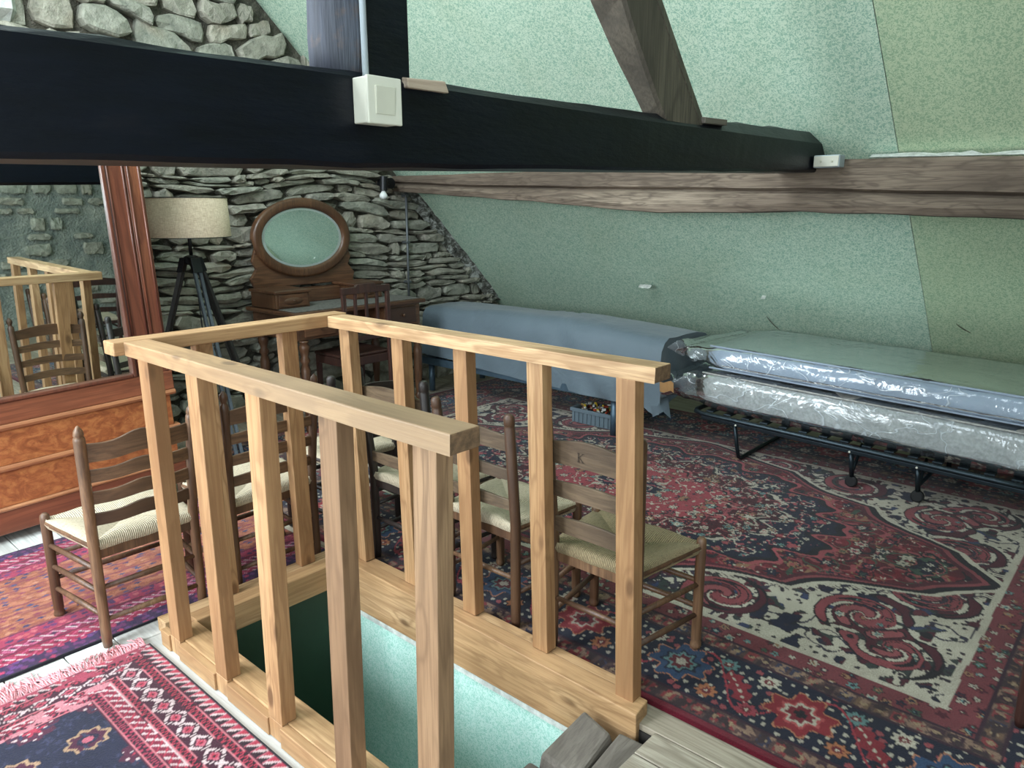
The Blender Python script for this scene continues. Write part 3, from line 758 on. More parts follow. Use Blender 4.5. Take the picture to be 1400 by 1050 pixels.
# ------------------------------------------------------------------ wardrobe with mirror door
WX0, WX1, WY = .22, 1.745, 4.1
wd = thing('wardrobe', 'tall mahogany wardrobe with a large mirror door', 'wardrobe', (.9, WY+.3, 0))
obj('carcass', MB().box(WX0+.02, WX1-.02, WY+.05, WY+.6, .05, 2.16), M['mahog'], wd)
for xx in (WX0+.06, WX1-.12):
    for yy in (WY+.06, WY+.5): obj('foot', MB().box(xx, xx+.06, yy, yy+.06, -.035*(xx-.87), .0499), M['mahog'], wd)
obj('plinth', MB().box(WX0-.005, WX1+.0, WY-.005, WY+.0499, .05, .165), M['mahog_x'], wd, bevel=.004)
for k, (a, b) in enumerate([(.185, .362), (.39, .562)]):
    d = obj('drawer_front', MB().box(WX0+.02, WX1-.03, WY+.004, WY+.0499, a, b), M['burl'], wd, bevel=.003)
for a, b in [(.1652, .1845), (.3625, .3895), (.5625, .59)]:
    obj('moulding', MB().prism([(WY-.008, a), (WY-.012, (a+b)/2), (WY-.006, b), (WY+.0495, b), (WY+.0495, a)], WX0, WX1, 'yz'), M['orange_edge'], wd, bevel=.003)
obj('waist_rail', MB().box(WX0, WX1, WY+.002, WY+.0499, .5905, .695), M['mahog_x'], wd, bevel=.004)
ml, mr, mb0, mt0 = .44, 1.537, .715, 2.03
def door_stile(x0, x1, nm='door_stile', mat_='mahog'):
    return obj(nm, MB().box(x0, x1, WY+.004, WY+.0499, .6955, 2.1), M[mat_], wd, bevel=.004)
door_stile(mr+.022, 1.652); door_stile(1.654, WX1-.008, 'corner_post'); door_stile(WX0, .30, 'corner_post'); door_stile(.302, ml-.022)
obj('door_rail', MB().box(ml-.02, mr+.02, WY+.004, WY+.0499, 2.05, 2.1), M['mahog_x'], wd, bevel=.004)
obj('cornice', MB().box(WX0-.05, WX1+.05, WY-.05, WY+.62, 2.1605, 2.25), M['mahog_x'], wd, bevel=.015)
# frame bead and mirror (the door hangs slightly forward at the top)
dm = obj('mirror_frame', MB().box(ml-.02, ml, WY-.008, WY+.03, .6965, 2.05).box(mr, mr+.02, WY-.008, WY+.03, .6965, 2.05).box(ml, mr, WY-.008, WY+.03, .6965, .716).box(ml, mr, WY-.008, WY+.03, 2.03, 2.05), M['mahog'], wd, bevel=.005)
for xx in (1.568, 1.642, 1.668, 1.722): obj('reeding', MB().tube([(xx, WY+.003, .70), (xx, WY+.003, 2.1)], .006, 6), M['mahog'], wd, smooth=True)
tl = .0075
obj('mirror_glass', MB().hexa([(ml, WY+.012+tl, .716), (mr, WY+.012+tl, .716), (mr, WY+.02+tl, .716), (ml, WY+.02+tl, .716), (ml, WY+.012-tl, 2.03), (mr, WY+.012-tl, 2.03), (mr, WY+.02-tl, 2.03), (ml, WY+.02-tl, 2.03)]), M['mirror'], wd)

wd.rotation_euler = (0, -.035, 0)      # the old floor sags: it leans to the left
wd.location.z = .004; wd.location.x += .03

# ------------------------------------------------------------------ tripod lamp
lx, ly = 2.185, 4.66
lp = thing('tripod_lamp', 'tripod floor lamp with a wide linen drum shade', 'lamp', (lx, ly, 0))
def drum(r0, r1, z0, z1, th=.003, n=48):
    m = MB(); P = [(r0, z0), (r1, z1), (r1-th, z1), (r0-th, z0), (r0, z0)]
    return m.grid(n, 5, lambda i, j: (lx+P[j][0]*math.cos(2*PI*i/n), ly+P[j][0]*math.sin(2*PI*i/n), P[j][1]), True)
obj('lamp_shade', drum(.248, .24, 1.428, 1.66), M['linen'], lp, smooth=True)
obj('shade_rim', drum(.2495, .2492, 1.423, 1.4275, .006), M['black_metal'], lp); obj('shade_rim', drum(.2415, .2415, 1.6605, 1.665, .006), M['black_metal'], lp)
obj('stem', MB().tube([(lx, ly, 1.30), (lx, ly, 1.50)], .011, 12), M['black_metal'], lp, smooth=True)
obj('bulb', MB().lathe((lx, ly, 1.50), [(.014, 0), (.016, .03), (.028, .06), (.031, .085), (.022, .112), (.001, .12)], 16), M['bulb'], lp, smooth=True)
obj('hub', MB().lathe((lx, ly, 1.255), [(.03, 0), (.045, .015), (.045, .05), (.02, .06)], 18), M['black_metal'], lp, smooth=True)
for k, (fx, fy) in enumerate([(2.154, 4.19), (2.68, 4.87), (1.88, 5.0)]):
    dx, dy = fx-lx, fy-ly; L = math.hypot(dx, dy); ux, uy = dx/L, dy/L; px_, py_ = -uy, ux
    m = MB()
    for s in (-1, 1):
        a = Vector((lx+ux*.045, ly+uy*.045, 1.29)); b = Vector((fx, fy, .014))
        o = Vector((px_, py_, 0))*(.017*s)
        w = Vector((px_, py_, 0))*.009; t = Vector((ux, uy, 0))*.013
        m.hexa([b+o-w-t, b+o+w-t, b+o+w+t, b+o-w+t, a+o-w-t, a+o+w-t, a+o+w+t, a+o-w+t])
    lg = obj('leg', m, M['grey_leg'] if k == 0 else M['grey_leg_shaded'], lp, bevel=.002)
    c0 = Vector((lx+ux*.045, ly+uy*.045, 1.30)); c1 = c0.lerp(Vector((fx, fy, 0)), .07)
    cw = Vector((px_, py_, 0))*.03; ct = Vector((ux, uy, 0))*.018
    obj('leg_clamp', MB().hexa([c1-cw-ct, c1+cw-ct, c1+cw+ct, c1-cw+ct, c0-cw-ct, c0+cw-ct, c0+cw+ct, c0-cw+ct]), M['black_metal'], lp, bevel=.003)
obj('cable', MB().tube([(lx+.005, ly-.02, 1.27), (lx+.0, ly-.05, .9), (lx+.03, ly-.03, .4), (lx+.1, ly+.1, .012)], .004, 6), M['rubber'], lp, smooth=True)

# ------------------------------------------------------------------ dressing table
DX0, DX1, DY0, DY1, DZ = 2.83, 4.0, 4.56, 5.2, .885
dt = thing('dressing_table', 'carved walnut dressing table with an oval swing mirror', 'dresser', ((DX0+DX1)/2, 4.9, 0))
obj('table_top', MB().box(DX0-.02, DX1+.02, DY0-.02, DY1, DZ-.03, DZ), M['dresser'], dt, bevel=.008)
obj('stone_inlay', MB().box(DX0+.02, DX1-.0, DY0+.03, DY1-.03, DZ+.0002, DZ+.005), M['dust_top'], dt, bevel=.002)
obj('apron', MB().box(DX0+.03, DX1-.03, DY0+.25, DY1-.02, DZ-.21, DZ-.0305), M['dresser'], dt, bevel=.004)
for (a, b) in ((DX0+.02, DX0+.38), (DX1-.38, DX1-.02)):
    obj('drawer_case', MB().box(a, b, DY0+.015, DY1-.03, DZ-.2, DZ-.0302), M['dresser'], dt, bevel=.004)
    d = obj('drawer_front', MB().box(a+.05, b-.05, DY0+.003, DY0+.0149, DZ-.18, DZ-.05), M['dresser'], dt, bevel=.004)
    obj('knob', MB().tube([((a+b)/2, DY0+.003, DZ-.115), ((a+b)/2, DY0-.01, DZ-.115), ((a+b)/2, DY0-.018, DZ-.115)], [.006, .014, .009], 12), M['dresser_z'], d, smooth=True)
legp = [(.022, 0), (.026, .02), (.02, .05), (.034, .08), (.02, .10), (.024, .12), (.034, .3), (.036, .46), (.024, .50), (.038, .53), (.024, .555), (.036, .60), (.04, .63), (.028, .655), (.035, .66), (.035, DZ-.215)]
for xx in (DX0+.06, DX1-.06):
    for yy in (DY0+.01, DY1-.08):
        obj('leg', MB().lathe((xx, yy, .014), legp, 16), M['dresser_z'], dt, smooth=True)
# side trinket drawers
for (a, b, y0) in ((2.83, 3.11, 4.80), (3.56, 3.83, 4.86)):
    z0, z1 = DZ+.006, DZ+.135
    c = obj('trinket_box', MB().box(a, b, y0, 5.14, z0, z1-.022), M['dresser_z'], dt, bevel=.004)
    obj('box_lid', MB().box(a-.012, b+.012, y0-.014, 5.15, z1-.0218, z1), M['dresser'], dt, bevel=.006)
    d = obj('trinket_drawer', MB().box(a+.02, b-.02, y0-.008, y0-.0005, z0+.012, z1-.03), M['dresser'], dt, bevel=.004)
    def oval(i, j):
        t = 2*PI*i/20; r = [1, .82, .0][j]
        return ((a+b)/2+(b-a)*.28*r*math.cos(t), y0-.0085-[0, .006, .008][j], z0+.052+.026*r*math.sin(t))
    obj('carved_oval', MB().grid(20, 3, oval, True), M['dresser'], d, smooth=True)
    obj('knob', MB().tube([((a+b)/2, y0-.014, z0+.052), ((a+b)/2, y0-.026, z0+.052)], [.006, .009], 10), M['dresser_z'], d, smooth=True)
obj('back_shelf', MB().box(3.08, 3.54, 5.02, 5.14, DZ+.006, DZ+.11), M['dresser'], dt, bevel=.006)
# mirror board with scrolled sides
cx, cz, ra, rb = 3.30, 1.375, .43, .30
def outline():
    pts = [(cx-.43, DZ+.13), (cx-.46, DZ+.2), (cx-.41, DZ+.27), (cx-.44, DZ+.33), (cx-.40, cz-.05)]
    for k in range(0, 25):
        t = PI-PI*k/24; pts.append((cx+(ra+.0)*math.cos(t), cz+(rb-.01)*math.sin(t)))
    pts += [(cx+.40, cz-.05), (cx+.44, DZ+.33), (cx+.41, DZ+.27), (cx+.47, DZ+.2), (cx+.45, DZ+.13)]
    return pts
obj('mirror_board', MB().prism(outline(), 5.135, 5.165, 'xz'), M['dresser'], dt, bevel=.004)
def mframe(i, j):
    t = 2*PI*i/64; prof = [(1.0, 0), (1.0, -.02), (.96, -.032), (.9, -.026), (.86, -.03), (.825, -.012), (.825, 0)]
    k, d = prof[j]; return (cx+ra*k*math.cos(t), 5.134+d, cz+(rb-(1-k)*ra)*math.sin(t))
obj('mirror_frame', MB().grid(64, 7, mframe, True), M['dresser_z'], dt, smooth=True)
ga, gb = ra*.824, rb-.176*ra
def tilty(x_, z_): return 5.1285-.008*(z_-cz)
def mglass(i, j):
    t = 2*PI*i/64; k = [.93, .0][j]; x_, z_ = cx+ga*k*math.cos(t), cz+gb*k*math.sin(t); return (x_, tilty(x_, z_), z_)
g = obj('mirror_glass', MB().grid(64, 2, mglass, True), M['mirror'], dt)
def mbev(i, j):
    t = 2*PI*i/64; k = [1.0, .93][j]; x_, z_ = cx+ga*k*math.cos(t), cz+gb*k*math.sin(t); return (x_, tilty(x_, z_)+(.002 if j == 0 else 0), z_)
obj('bevelled_edge', MB().grid(64, 2, mbev, True), M['bevel_glass'], g, smooth=True)

# red chair with bar back pushed to the dressing table
rc = thing('bar_back_chair', 'dark red mahogany chair with upright bars at the dressing table', 'chair', (3.32, 4.55, 0))
cx0, cx1, cy0 = 3.125, 3.515, 4.42
for xx in (cx0, cx1):
    obj('back_post', MB().hexa([(xx-.014, cy0-.05, .014), (xx+.014, cy0-.05, .014), (xx+.014, cy0-.02, .014), (xx-.014, cy0-.02, .014), (xx-.016, cy0-.03, 1.05), (xx+.016, cy0-.03, 1.05), (xx+.016, cy0-.005, 1.05), (xx-.016, cy0-.005, 1.05)]), M['red_chair'], rc, bevel=.003)
    obj('front_leg', MB().hexa([(xx-.012, 4.74, .014), (xx+.012, 4.74, .014), (xx+.012, 4.765, .014), (xx-.012, 4.765, .014), (xx-.018, 4.735, .5), (xx+.018, 4.735, .5), (xx+.018, 4.77, .5), (xx-.018, 4.77, .5)]), M['red_chair'], rc, bevel=.003)
obj('crest_rail', MB().prism([(cx0-.02, 1.0), (cx0-.02, 1.045), (cx0+.1, 1.05), (cx0+.12, 1.068), (cx1-.12, 1.068), (cx1-.1, 1.05), (cx1+.02, 1.045), (cx1+.02, 1.0)], cy0-.034, cy0-.004, 'xz'), M['red_chair'], rc, bevel=.003)
obj('lower_rail', MB().box(cx0+.014, cx1-.014, cy0-.036, cy0-.012, .66, .69), M['red_chair'], rc, bevel=.002)
for k in range(3):
    xx = cx0+(cx1-cx0)*(k+1)/4; obj('back_bar', MB().box(xx-.011, xx+.011, cy0-.03, cy0-.012, .69, 1.0), M['red_chair'], rc, bevel=.002)
obj('seat_rail', MB().box(cx0-.02, cx1+.02, cy0-.02, 4.765, .475, .535), M['red_chair'], rc, bevel=.004)
obj('seat', MB().box(cx0-.025, cx1+.025, cy0-.005, 4.775, .5355, .56), M['red_chair'], rc, bevel=.01)
for xx in (cx0, cx1): obj('stretcher', MB().box(xx-.008, xx+.008, cy0-.03, 4.74, .2, .225), M['red_chair'], rc, bevel=.002)

# ------------------------------------------------------------------ wall spotlight and pipe on the gable
sp = thing('wall_spotlight', 'black wall spotlight with a bare white bulb above the dresser', 'lamp', (4.14, 5.2, 1.75))
obj('mount', MB().tube([(4.19, YB-.04, 1.80), (4.19, YB-.17, 1.80)], .045, 20), M['black_metal'], sp, smooth=False)
obj('arm', MB().tube([(4.19, YB-.15, 1.79), (4.1, YB-.19, 1.785)], .012, 10), M['black_metal'], sp)
obj('socket', MB().tube([(4.09, YB-.2, 1.85), (4.075, YB-.21, 1.735)], .032, 18), M['black_metal'], sp)
obj('bulb', MB().tube([(4.075+.016*-t, YB-.21-.012*t, 1.737-.07*t) for t in (0, .25, .55, .8, .95, 1)], [.014, .022, .035, .031, .018, .002], 16), M['bulb'], sp, smooth=True)
pp = thing('wall_pipe', 'thin grey steel pipe running down the stone wall', 'pipe', (4.40, YB-.1, .5))
obj('pipe', MB().tube([(4.405, YB-.105, 1.765), (4.402, YB-.105, 1.2), (4.395, YB-.105, .45)], .011, 10), M['steel_pipe'], pp, smooth=True)
for zz in (1.7, 1.3, .95): obj('pipe_clip', MB().box(4.385, 4.422, YB-.12, YB-.05, zz-.01, zz+.01), M['steel_pipe'], pp, bevel=.002)
obj('bracket', MB().box(4.2, 4.43, YB-.13, YB-.06, 1.766, 1.775), M['black_metal'], pp)

# ------------------------------------------------------------------ ladder-back chairs with rush seats
def rush_seat(t, wb, wf, d, zs, mt, th=.045):
    A = [Vector((-wf/2, d/2, 0)), Vector((wf/2, d/2, 0)), Vector((wb/2, -d/2, 0)), Vector((-wb/2, -d/2, 0))]
    ctr = Vector((0, -.0, 0))
    vs, fs, uv = [], [], []
    NU, prof = 13, [(-1, 0), (-.6, 0), (-.2, 0), (0, 0), (.12, 0), (.3, 0), (.55, 0), (.8, 0), (1, 0)]
    for s in range(4):
        a, b = A[s], A[(s+1) % 4]; e = (b-a).normalized(); out = Vector((-e.y, e.x, 0)); 
        if out.dot((a+b)/2) < 0: out = -out
        o = len(vs)
        for i in range(NU):
            u = i/(NU-1); p0 = a.lerp(b, u)
            for (tt, _) in prof:
                if tt < 0:
                    ang = -tt*PI*.85
                    p = p0+out*(.016*math.sin(ang)) ; z = zs-th*.5*(1-math.cos(ang))
                    vv = -tt*.05
                else:
                    p = p0.lerp(ctr, tt); z = zs+.006*math.sin(PI*min(1, tt*2.2))-.016*tt+.004*math.sin(u*PI)
                    vv = tt*.2
                    z -= .012*(abs(2*u-1)**6)*(1-tt)
                vs.append((p.x, p.y, z+.0015*math.sin(u*60)))
                uv.append((e.dot(p)+s*1.37, vv))
        n = len(prof)
        for i in range(NU-1):
            for j in range(n-1): fs.append((o+i*n+j, o+(i+1)*n+j, o+(i+1)*n+j+1, o+i*n+j+1))
    me = bpy.data.meshes.new('rush_seat'); me.from_pydata(vs, [], fs)
    bm = bmesh.new(); bm.from_mesh(me); bmesh.ops.recalc_face_normals(bm, faces=bm.faces); bm.to_mesh(me); bm.free()
    ul = me.uv_layers.new(name='UVMap')
    for lp_ in me.loops: ul.data[lp_.index].uv = uv[lp_.vertex_index]
    me.polygons.foreach_set('use_smooth', [True]*len(me.polygons)); me.materials.append(mt)
    o = bpy.data.objects.new('rush_seat', me); COL.objects.link(o); o.parent = t
    # underside
    m = MB(); q = .94
    m.add([(p.x*q, p.y*q, zs-th) for p in A]+[(p.x*q, p.y*q, zs-th+.012) for p in A], [(3, 2, 1, 0), (0, 1, 5, 4), (1, 2, 6, 5), (2, 3, 7, 6), (3, 0, 4, 7)])
    obj('seat_underside', m, mt, t, world=False)
    return o
def ladder_chair(label, loc, rz, h=.87, wb=.37, wf=.45, d=.35, zs=.43, slats=3, style='ball', wm='chair', sm='chair_x', rm='rush', lean=.05, slat_h=.07, mark=False, group='rush-seated ladder-back chairs'):
    t = thing('ladder_back_chair', label, 'chair', loc, rz, group)
    W = M[wm]; yb = -d/2
    def sx(s, z): return s*(wb/2+.012*max(0, z-zs)/.4)
    def sy(z): return yb-(lean*max(0, z-zs)/(h-zs))
    for s in (-1, 1):
        r = .0185
        if style == 'ball':
            P = [(0, .013), (.03, .018), (zs, r), (h-.085, r), (h-.06, r*.95), (h-.052, r*.6), (h-.046, r*.62), (h-.03, r*.95), (h-.014, r*.8), (h-.004, r*.35), (h, .003)]
        elif style == 'cone':
            P = [(0, .015), (.03, .018), (zs, r*1.05), (h-.055, r*1.08), (h-.045, r*1.0), (h-.04, r*.8), (h-.034, r*.95), (h-.018, r*.8), (h-.006, r*.4), (h, .003)]
        else:
            P = [(0, .016), (.03, .019), (zs, r*1.1), (h-.05, r*1.12), (h-.046, r*1.0), (h-.04, r*1.12), (h-.014, r*1.1), (h-.004, r*.8), (h, r*.3)]
        obj('back_post', MB().tube([(sx(s, z), sy(z), z) for z, _ in P], [q for _, q in P], 14), W, t, smooth=True, world=False)
        obj('front_leg', MB().tube([(s*wf/2, d/2, z) for z in (0, .012, .02, .034, .04, zs-.01, zs+.008, zs+.016)], [.016, .021, .021, .0165, .019, .0185, .017, .01], 14), W, t, smooth=True, world=False)
        for z in ((.13, .225, .315) if style != 'flat' else (.14, .26)):
            obj('side_rung', MB().tube([(s*wb/2, yb, z), (s*(wb+wf)/4, 0, z), (s*wf/2, d/2, z)], [.009, .0115, .009], 10), W, t, smooth=True, world=False)
        obj('seat_rail', MB().tube([(s*wb/2, yb, zs-.022), (s*wf/2, d/2, zs-.022)], .012, 8), W, t, world=False)
    for z in (.17, .27): obj('front_rung', MB().tube([(-wf/2, d/2, z), (0, d/2, z), (wf/2, d/2, z)], [.009, .012, .009], 10), W, t, smooth=True, world=False)
    for z in ((.11, .24) if style != 'flat' else (.2,)): obj('back_rung', MB().tube([(-wb/2, yb, z), (0, yb, z), (wb/2, yb, z)], [.009, .0115, .009], 10), W, t, smooth=True, world=False)
    obj('front_rail', MB().tube([(-wf/2, d/2, zs-.022), (wf/2, d/2, zs-.022)], .012, 8), W, t, world=False)
    obj('back_rail', MB().box(-wb/2, wb/2, yb-.006, yb+.006, zs-.075, zs-.02), W, t, world=False, bevel=.002)
    z_hi = h-.115; z_lo = zs+.075
    for k in range(slats):
        zc = z_lo+(z_hi-z_lo)*k/(slats-1) if slats > 1 else z_hi
        sh_ = slat_h*(1.15 if k == slats-1 else .82)
        m = MB(); NS = 16
        def fn(i, j):
            u = -1+2*i/NS; a = math.cos(u*PI/2)
            arch = (.30*a**1.5 + (.10*math.cos(u*PI*2)+.1 if style == 'cone' else 0))*sh_
            top = zc+sh_*.36+arch*(1 if k == slats-1 else .85); bot = zc-sh_*.42+arch*.45
            z = top if j in (1, 2) else bot
            y = sy(zc)-.022*a+(.006 if j in (2, 3) else -.006)
            return (u*(sx(1, zc)-.004), y, z)
        m.grid(NS+1, 5, lambda i, j: fn(i, j % 4))
        m.f.append((0, 1, 2, 3)); m.f.append(tuple(NS*5+q for q in range(4)))
        so = obj('back_slat', m, M[sm], t, world=False, bevel=.0025)
        if mark and k == slats-1:
            y = sy(zc)-.0296; f = MB(); x0 = .035*-1+.0
            def bar(xa, za, xb_, zb_, w=.0035):
                dx, dz = xb_-xa, zb_-za; L = math.hypot(dx, dz); nx, nz = -dz/L*w/2, dx/L*w/2
                f.add([(xa+nx, y, za+nz), (xa-nx, y, za-nz), (xb_-nx, y, zb_-nz), (xb_+nx, y, zb_+nz)], [(0, 1, 2, 3)])
            z0 = zc-.006; q = .03
            xm = -.035
            bar(xm, z0, xm, z0+q, .005); bar(xm, z0+q*.45, xm+.018, z0+q); bar(xm+.004, z0+q*.5, xm+.02, z0)
            for zz in (z0, z0+q): bar(xm-.005, zz, xm+.006, zz, .0025); bar(xm+.012, zz, xm+.024, zz, .0025)
            obj('branded_letter', f, M['ink'], so, world=False, fix=False)
    rush_seat(t, wb-.01, wf-.01, d-.005, zs, M[rm])
    return t
FY, FX = 0.0, -PI/2
ladder_chair('ladder-back chair in front of the mirror wardrobe, on the purple rug edge', (1.03, 2.985, .0), FY, h=.875, wb=.37, wf=.46, d=.37, slats=4, style='cone', slat_h=.066)
ladder_chair('ladder-back chair right behind the railing corner post, near the lamp leg', (1.57, 2.985, .0), FY, h=.90, wb=.39, wf=.46, d=.37, slats=4, style='ball', slat_h=.066)
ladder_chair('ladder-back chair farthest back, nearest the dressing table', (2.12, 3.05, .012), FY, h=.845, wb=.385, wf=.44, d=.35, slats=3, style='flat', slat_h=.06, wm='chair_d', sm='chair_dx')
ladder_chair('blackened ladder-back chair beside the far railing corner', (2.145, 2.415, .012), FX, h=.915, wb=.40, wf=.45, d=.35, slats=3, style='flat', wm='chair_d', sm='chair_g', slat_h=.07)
ladder_chair('middle ladder-back chair of the three along the long far railing', (2.12, 1.915, .012), FX, h=.87, wb=.36, wf=.43, d=.34, slats=3, style='flat', sm='chair_g', slat_h=.065)
ladder_chair('ladder-back chair with a branded letter on its top slat, by the end post', (2.115, 1.372, .012), FX, h=.885, wb=.352, wf=.46, d=.335, zs=.425, slats=3, style='flat', sm='chair_g', rm='rush_o', slat_h=.085, lean=.03, mark=True)
ladder_chair('chair whose single leg shows at the lower right edge', (2.768, -.027, .012), PI, h=.9, wb=.40, wf=.46, d=.40, slats=3, style='ball', wm='red_chair', sm='red_chair', group=None)
# ------------------------------------------------------------------ covered bed
b1 = thing('steel_bed', 'blue-grey steel bed frame under the draped cover', 'bed', (4.6, 3.7, 0))
obj('side_rail', MB().box(4.275, 4.305, 2.62, 4.93, .262, .325), M['blue_steel'], b1, bevel=.004)
obj('side_rail', MB().box(5.0, 5.03, 2.62, 4.93, .262, .325), M['blue_steel'], b1, bevel=.004)
for y in (2.62, 4.90): obj('end_rail', MB().box(4.3055, 4.9995, y, y+.03, .262, .325), M['blue_steel'], b1, bevel=.004)
for y in np.linspace(2.8, 4.75, 12): obj('slat', MB().box(4.3055, 4.9995, float(y)-.03, float(y)+.03, .30, .315), M['blue_steel'], b1)
for x_, y_ in ((4.285, 2.872), (4.34, 4.85), (4.98, 2.9), (4.98, 4.85)):
    obj('leg', MB().tube([(x_, y_, .014), (x_, y_, .262)], .027, 16), M['blue_steel'], b1, smooth=True)
obj('mattress', MB().box(4.32, 4.98, 2.68, 4.86, .326, .70), M['cover'], b1, bevel=.04)
def cover(i, j):
    NY = 56; y = 2.50+2.38*i/NY
    # profile from front hem up, over, to back hem
    P = [(0, 0), (.0, .12), (.0, .28), (.004, .46), (.012, .66), (.03, .84), (.07, .95), (.13, .995), (.25, 1.0), (.42, 1.0), (.6, .98), (.76, .93), (.86, .82), (.92, .5), (.94, .1)]
    u, k = P[j]
    hem = interp(y, [(2.5, .235), (2.56, .225), (2.62, .27), (2.9, .275), (3.6, .285), (4.6, .345), (4.9, .36)])+.012*(n1(y*4, 3)-.5)
    ztop = interp(y, [(2.5, .745), (2.8, .765), (3.3, .79), (4.2, .785), (4.8, .775), (4.9, .765)])
    z = hem+(ztop-hem)*k
    x = 4.255+.80*u
    wr = .034*(n1(y*3.3+k*2.1, 11)-.5)+.02*(n1(y*7-k*3.3, 13)-.5)+.03*math.exp(-((y-2.85-.5*k)/.05)**2)*(k < .95)
    if j < 7: x -= wr*(1.3-k*.6)
    else: z += .022*(n1(y*3+u*5, 6)-.5)+.016*math.exp(-((y-3.0-1.2*(u-.1))/.04)**2)
    return (x, y, z)
m = MB(); m.grid(57, 15, cover)
f0 = [cover(0, j) for j in range(15)]; f1 = [cover(56, j) for j in range(15)]
# end faces with a loose fold
def endf(i, j, L, sgn):
    p = L[j]; c = (4.62, L[7][1], .34); t = i/5
    q = [p[0]+(c[0]-p[0])*t*.96, p[1]+sgn*(.05*math.sin(PI*t)*(.4+n1(j*.8, 3))), p[2]+(c[2]-p[2])*t*.96]
    return tuple(q)
m.grid(6, 15, lambda i, j: endf(i, j, f0, 1)); m.grid(6, 15, lambda i, j: endf(i, j, f1, -1))
m.add([(4.245, 2.50, .30), (4.27, 2.47, .26), (4.34, 2.45, .20), (4.30, 2.52, .33), (4.36, 2.49, .34), (4.252, 2.56, .29), (4.262, 2.545, .21)], [(0, 1, 3), (1, 2, 4, 3), (0, 5, 6), (0, 6, 1)])
tag(obj('bed_cover', m, M['cover'], smooth=True), 'smooth blue-grey cover draped over the left bed', 'bed cover')

# ------------------------------------------------------------------ folding bed with two wrapped mattresses
b2 = thing('folding_bed', 'dark metal folding bed frame on wheels under two mattresses', 'bed', (4.7, 1.3, 0))
def dz(y): return -.033*(2.28-y)
Y0, Y1, X0, X1 = .25, 2.27, 4.29, 5.12
def rpath(x): return [(x, y, .298+dz(y)) for y in np.linspace(Y0, Y1-.06, 6)]
p = [(X0, Y0, .298+dz(Y0))]+[(X0, float(y), .298+dz(float(y))) for y in np.linspace(.6, Y1-.07, 5)]+[(X0+.02, Y1-.02, .298), (X0+.07, Y1, .298), (X1-.07, Y1, .298), (X1-.02, Y1-.02, .298), (X1, Y1-.07, .298)]+[(X1, float(y), .298+dz(float(y))) for y in np.linspace(Y1-.2, Y0, 5)]
obj('frame_tube', MB().tube(p, .0155, 10), M['dark_steel'], b2, smooth=True)
obj('edge_rail', MB().hexa([(X0-.006, Y0, .262+dz(Y0)), (X0+.02, Y0, .262+dz(Y0)), (X0+.02, 2.2, .262), (X0-.006, 2.2, .262), (X0-.006, Y0, .284+dz(Y0)), (X0+.02, Y0, .284+dz(Y0)), (X0+.02, 2.2, .284), (X0-.006, 2.2, .284)]), M['dark_steel'], b2, bevel=.003)
for y in np.linspace(.35, 2.15, 16):
    y = float(y); obj('slat', MB().box(X0+.012, X1-.012, y-.025, y+.025, .312+dz(y), .322+dz(y)), M['dark_steel'], b2, bevel=.002)
obj('leg', MB().tube([(4.315, 1.985, .285), (4.33, 1.965, .12), (4.345, 1.955, .04), (4.37, 1.953, .027), (4.7, 1.953, .027), (5.04, 1.953, .027), (5.07, 1.955, .04), (5.09, 1.985, .28)], .0125, 10), M['dark_steel'], b2, smooth=True)
for yy in (1.262, .913):
    l = obj('leg', MB().tube([(4.32, yy+.01, .265+dz(yy)), (4.345, yy, .075)], .014, 10), M['dark_steel'], b2, smooth=True)
    obj('brace', MB().tube([(4.345, yy, .10), (4.55, yy+.02, .25+dz(yy))], .009, 8), M['dark_steel'], b2, smooth=True)
    obj('wheel', MB().tube([(4.331, yy, .047), (4.338, yy, .047), (4.356, yy, .047), (4.363, yy, .047)], [.026, .034, .034, .026], 18), M['rubber'], b2)
    obj('leg', MB().tube([(5.09, yy+.01, .265+dz(yy)), (5.07, yy, .014)], .014, 10), M['dark_steel'], b2, smooth=True)
obj('cross_tube', MB().tube([(4.35, .913, .11), (5.07, .913, .11)], .01, 8), M['dark_steel'], b2, smooth=True)
for yy in (1.96, 1.27, .92): obj('rivet', MB().tube([(X0-.006, yy, .273+dz(yy)), (X0-.010, yy, .273+dz(yy))], .006, 8), M['white_pl'], b2)
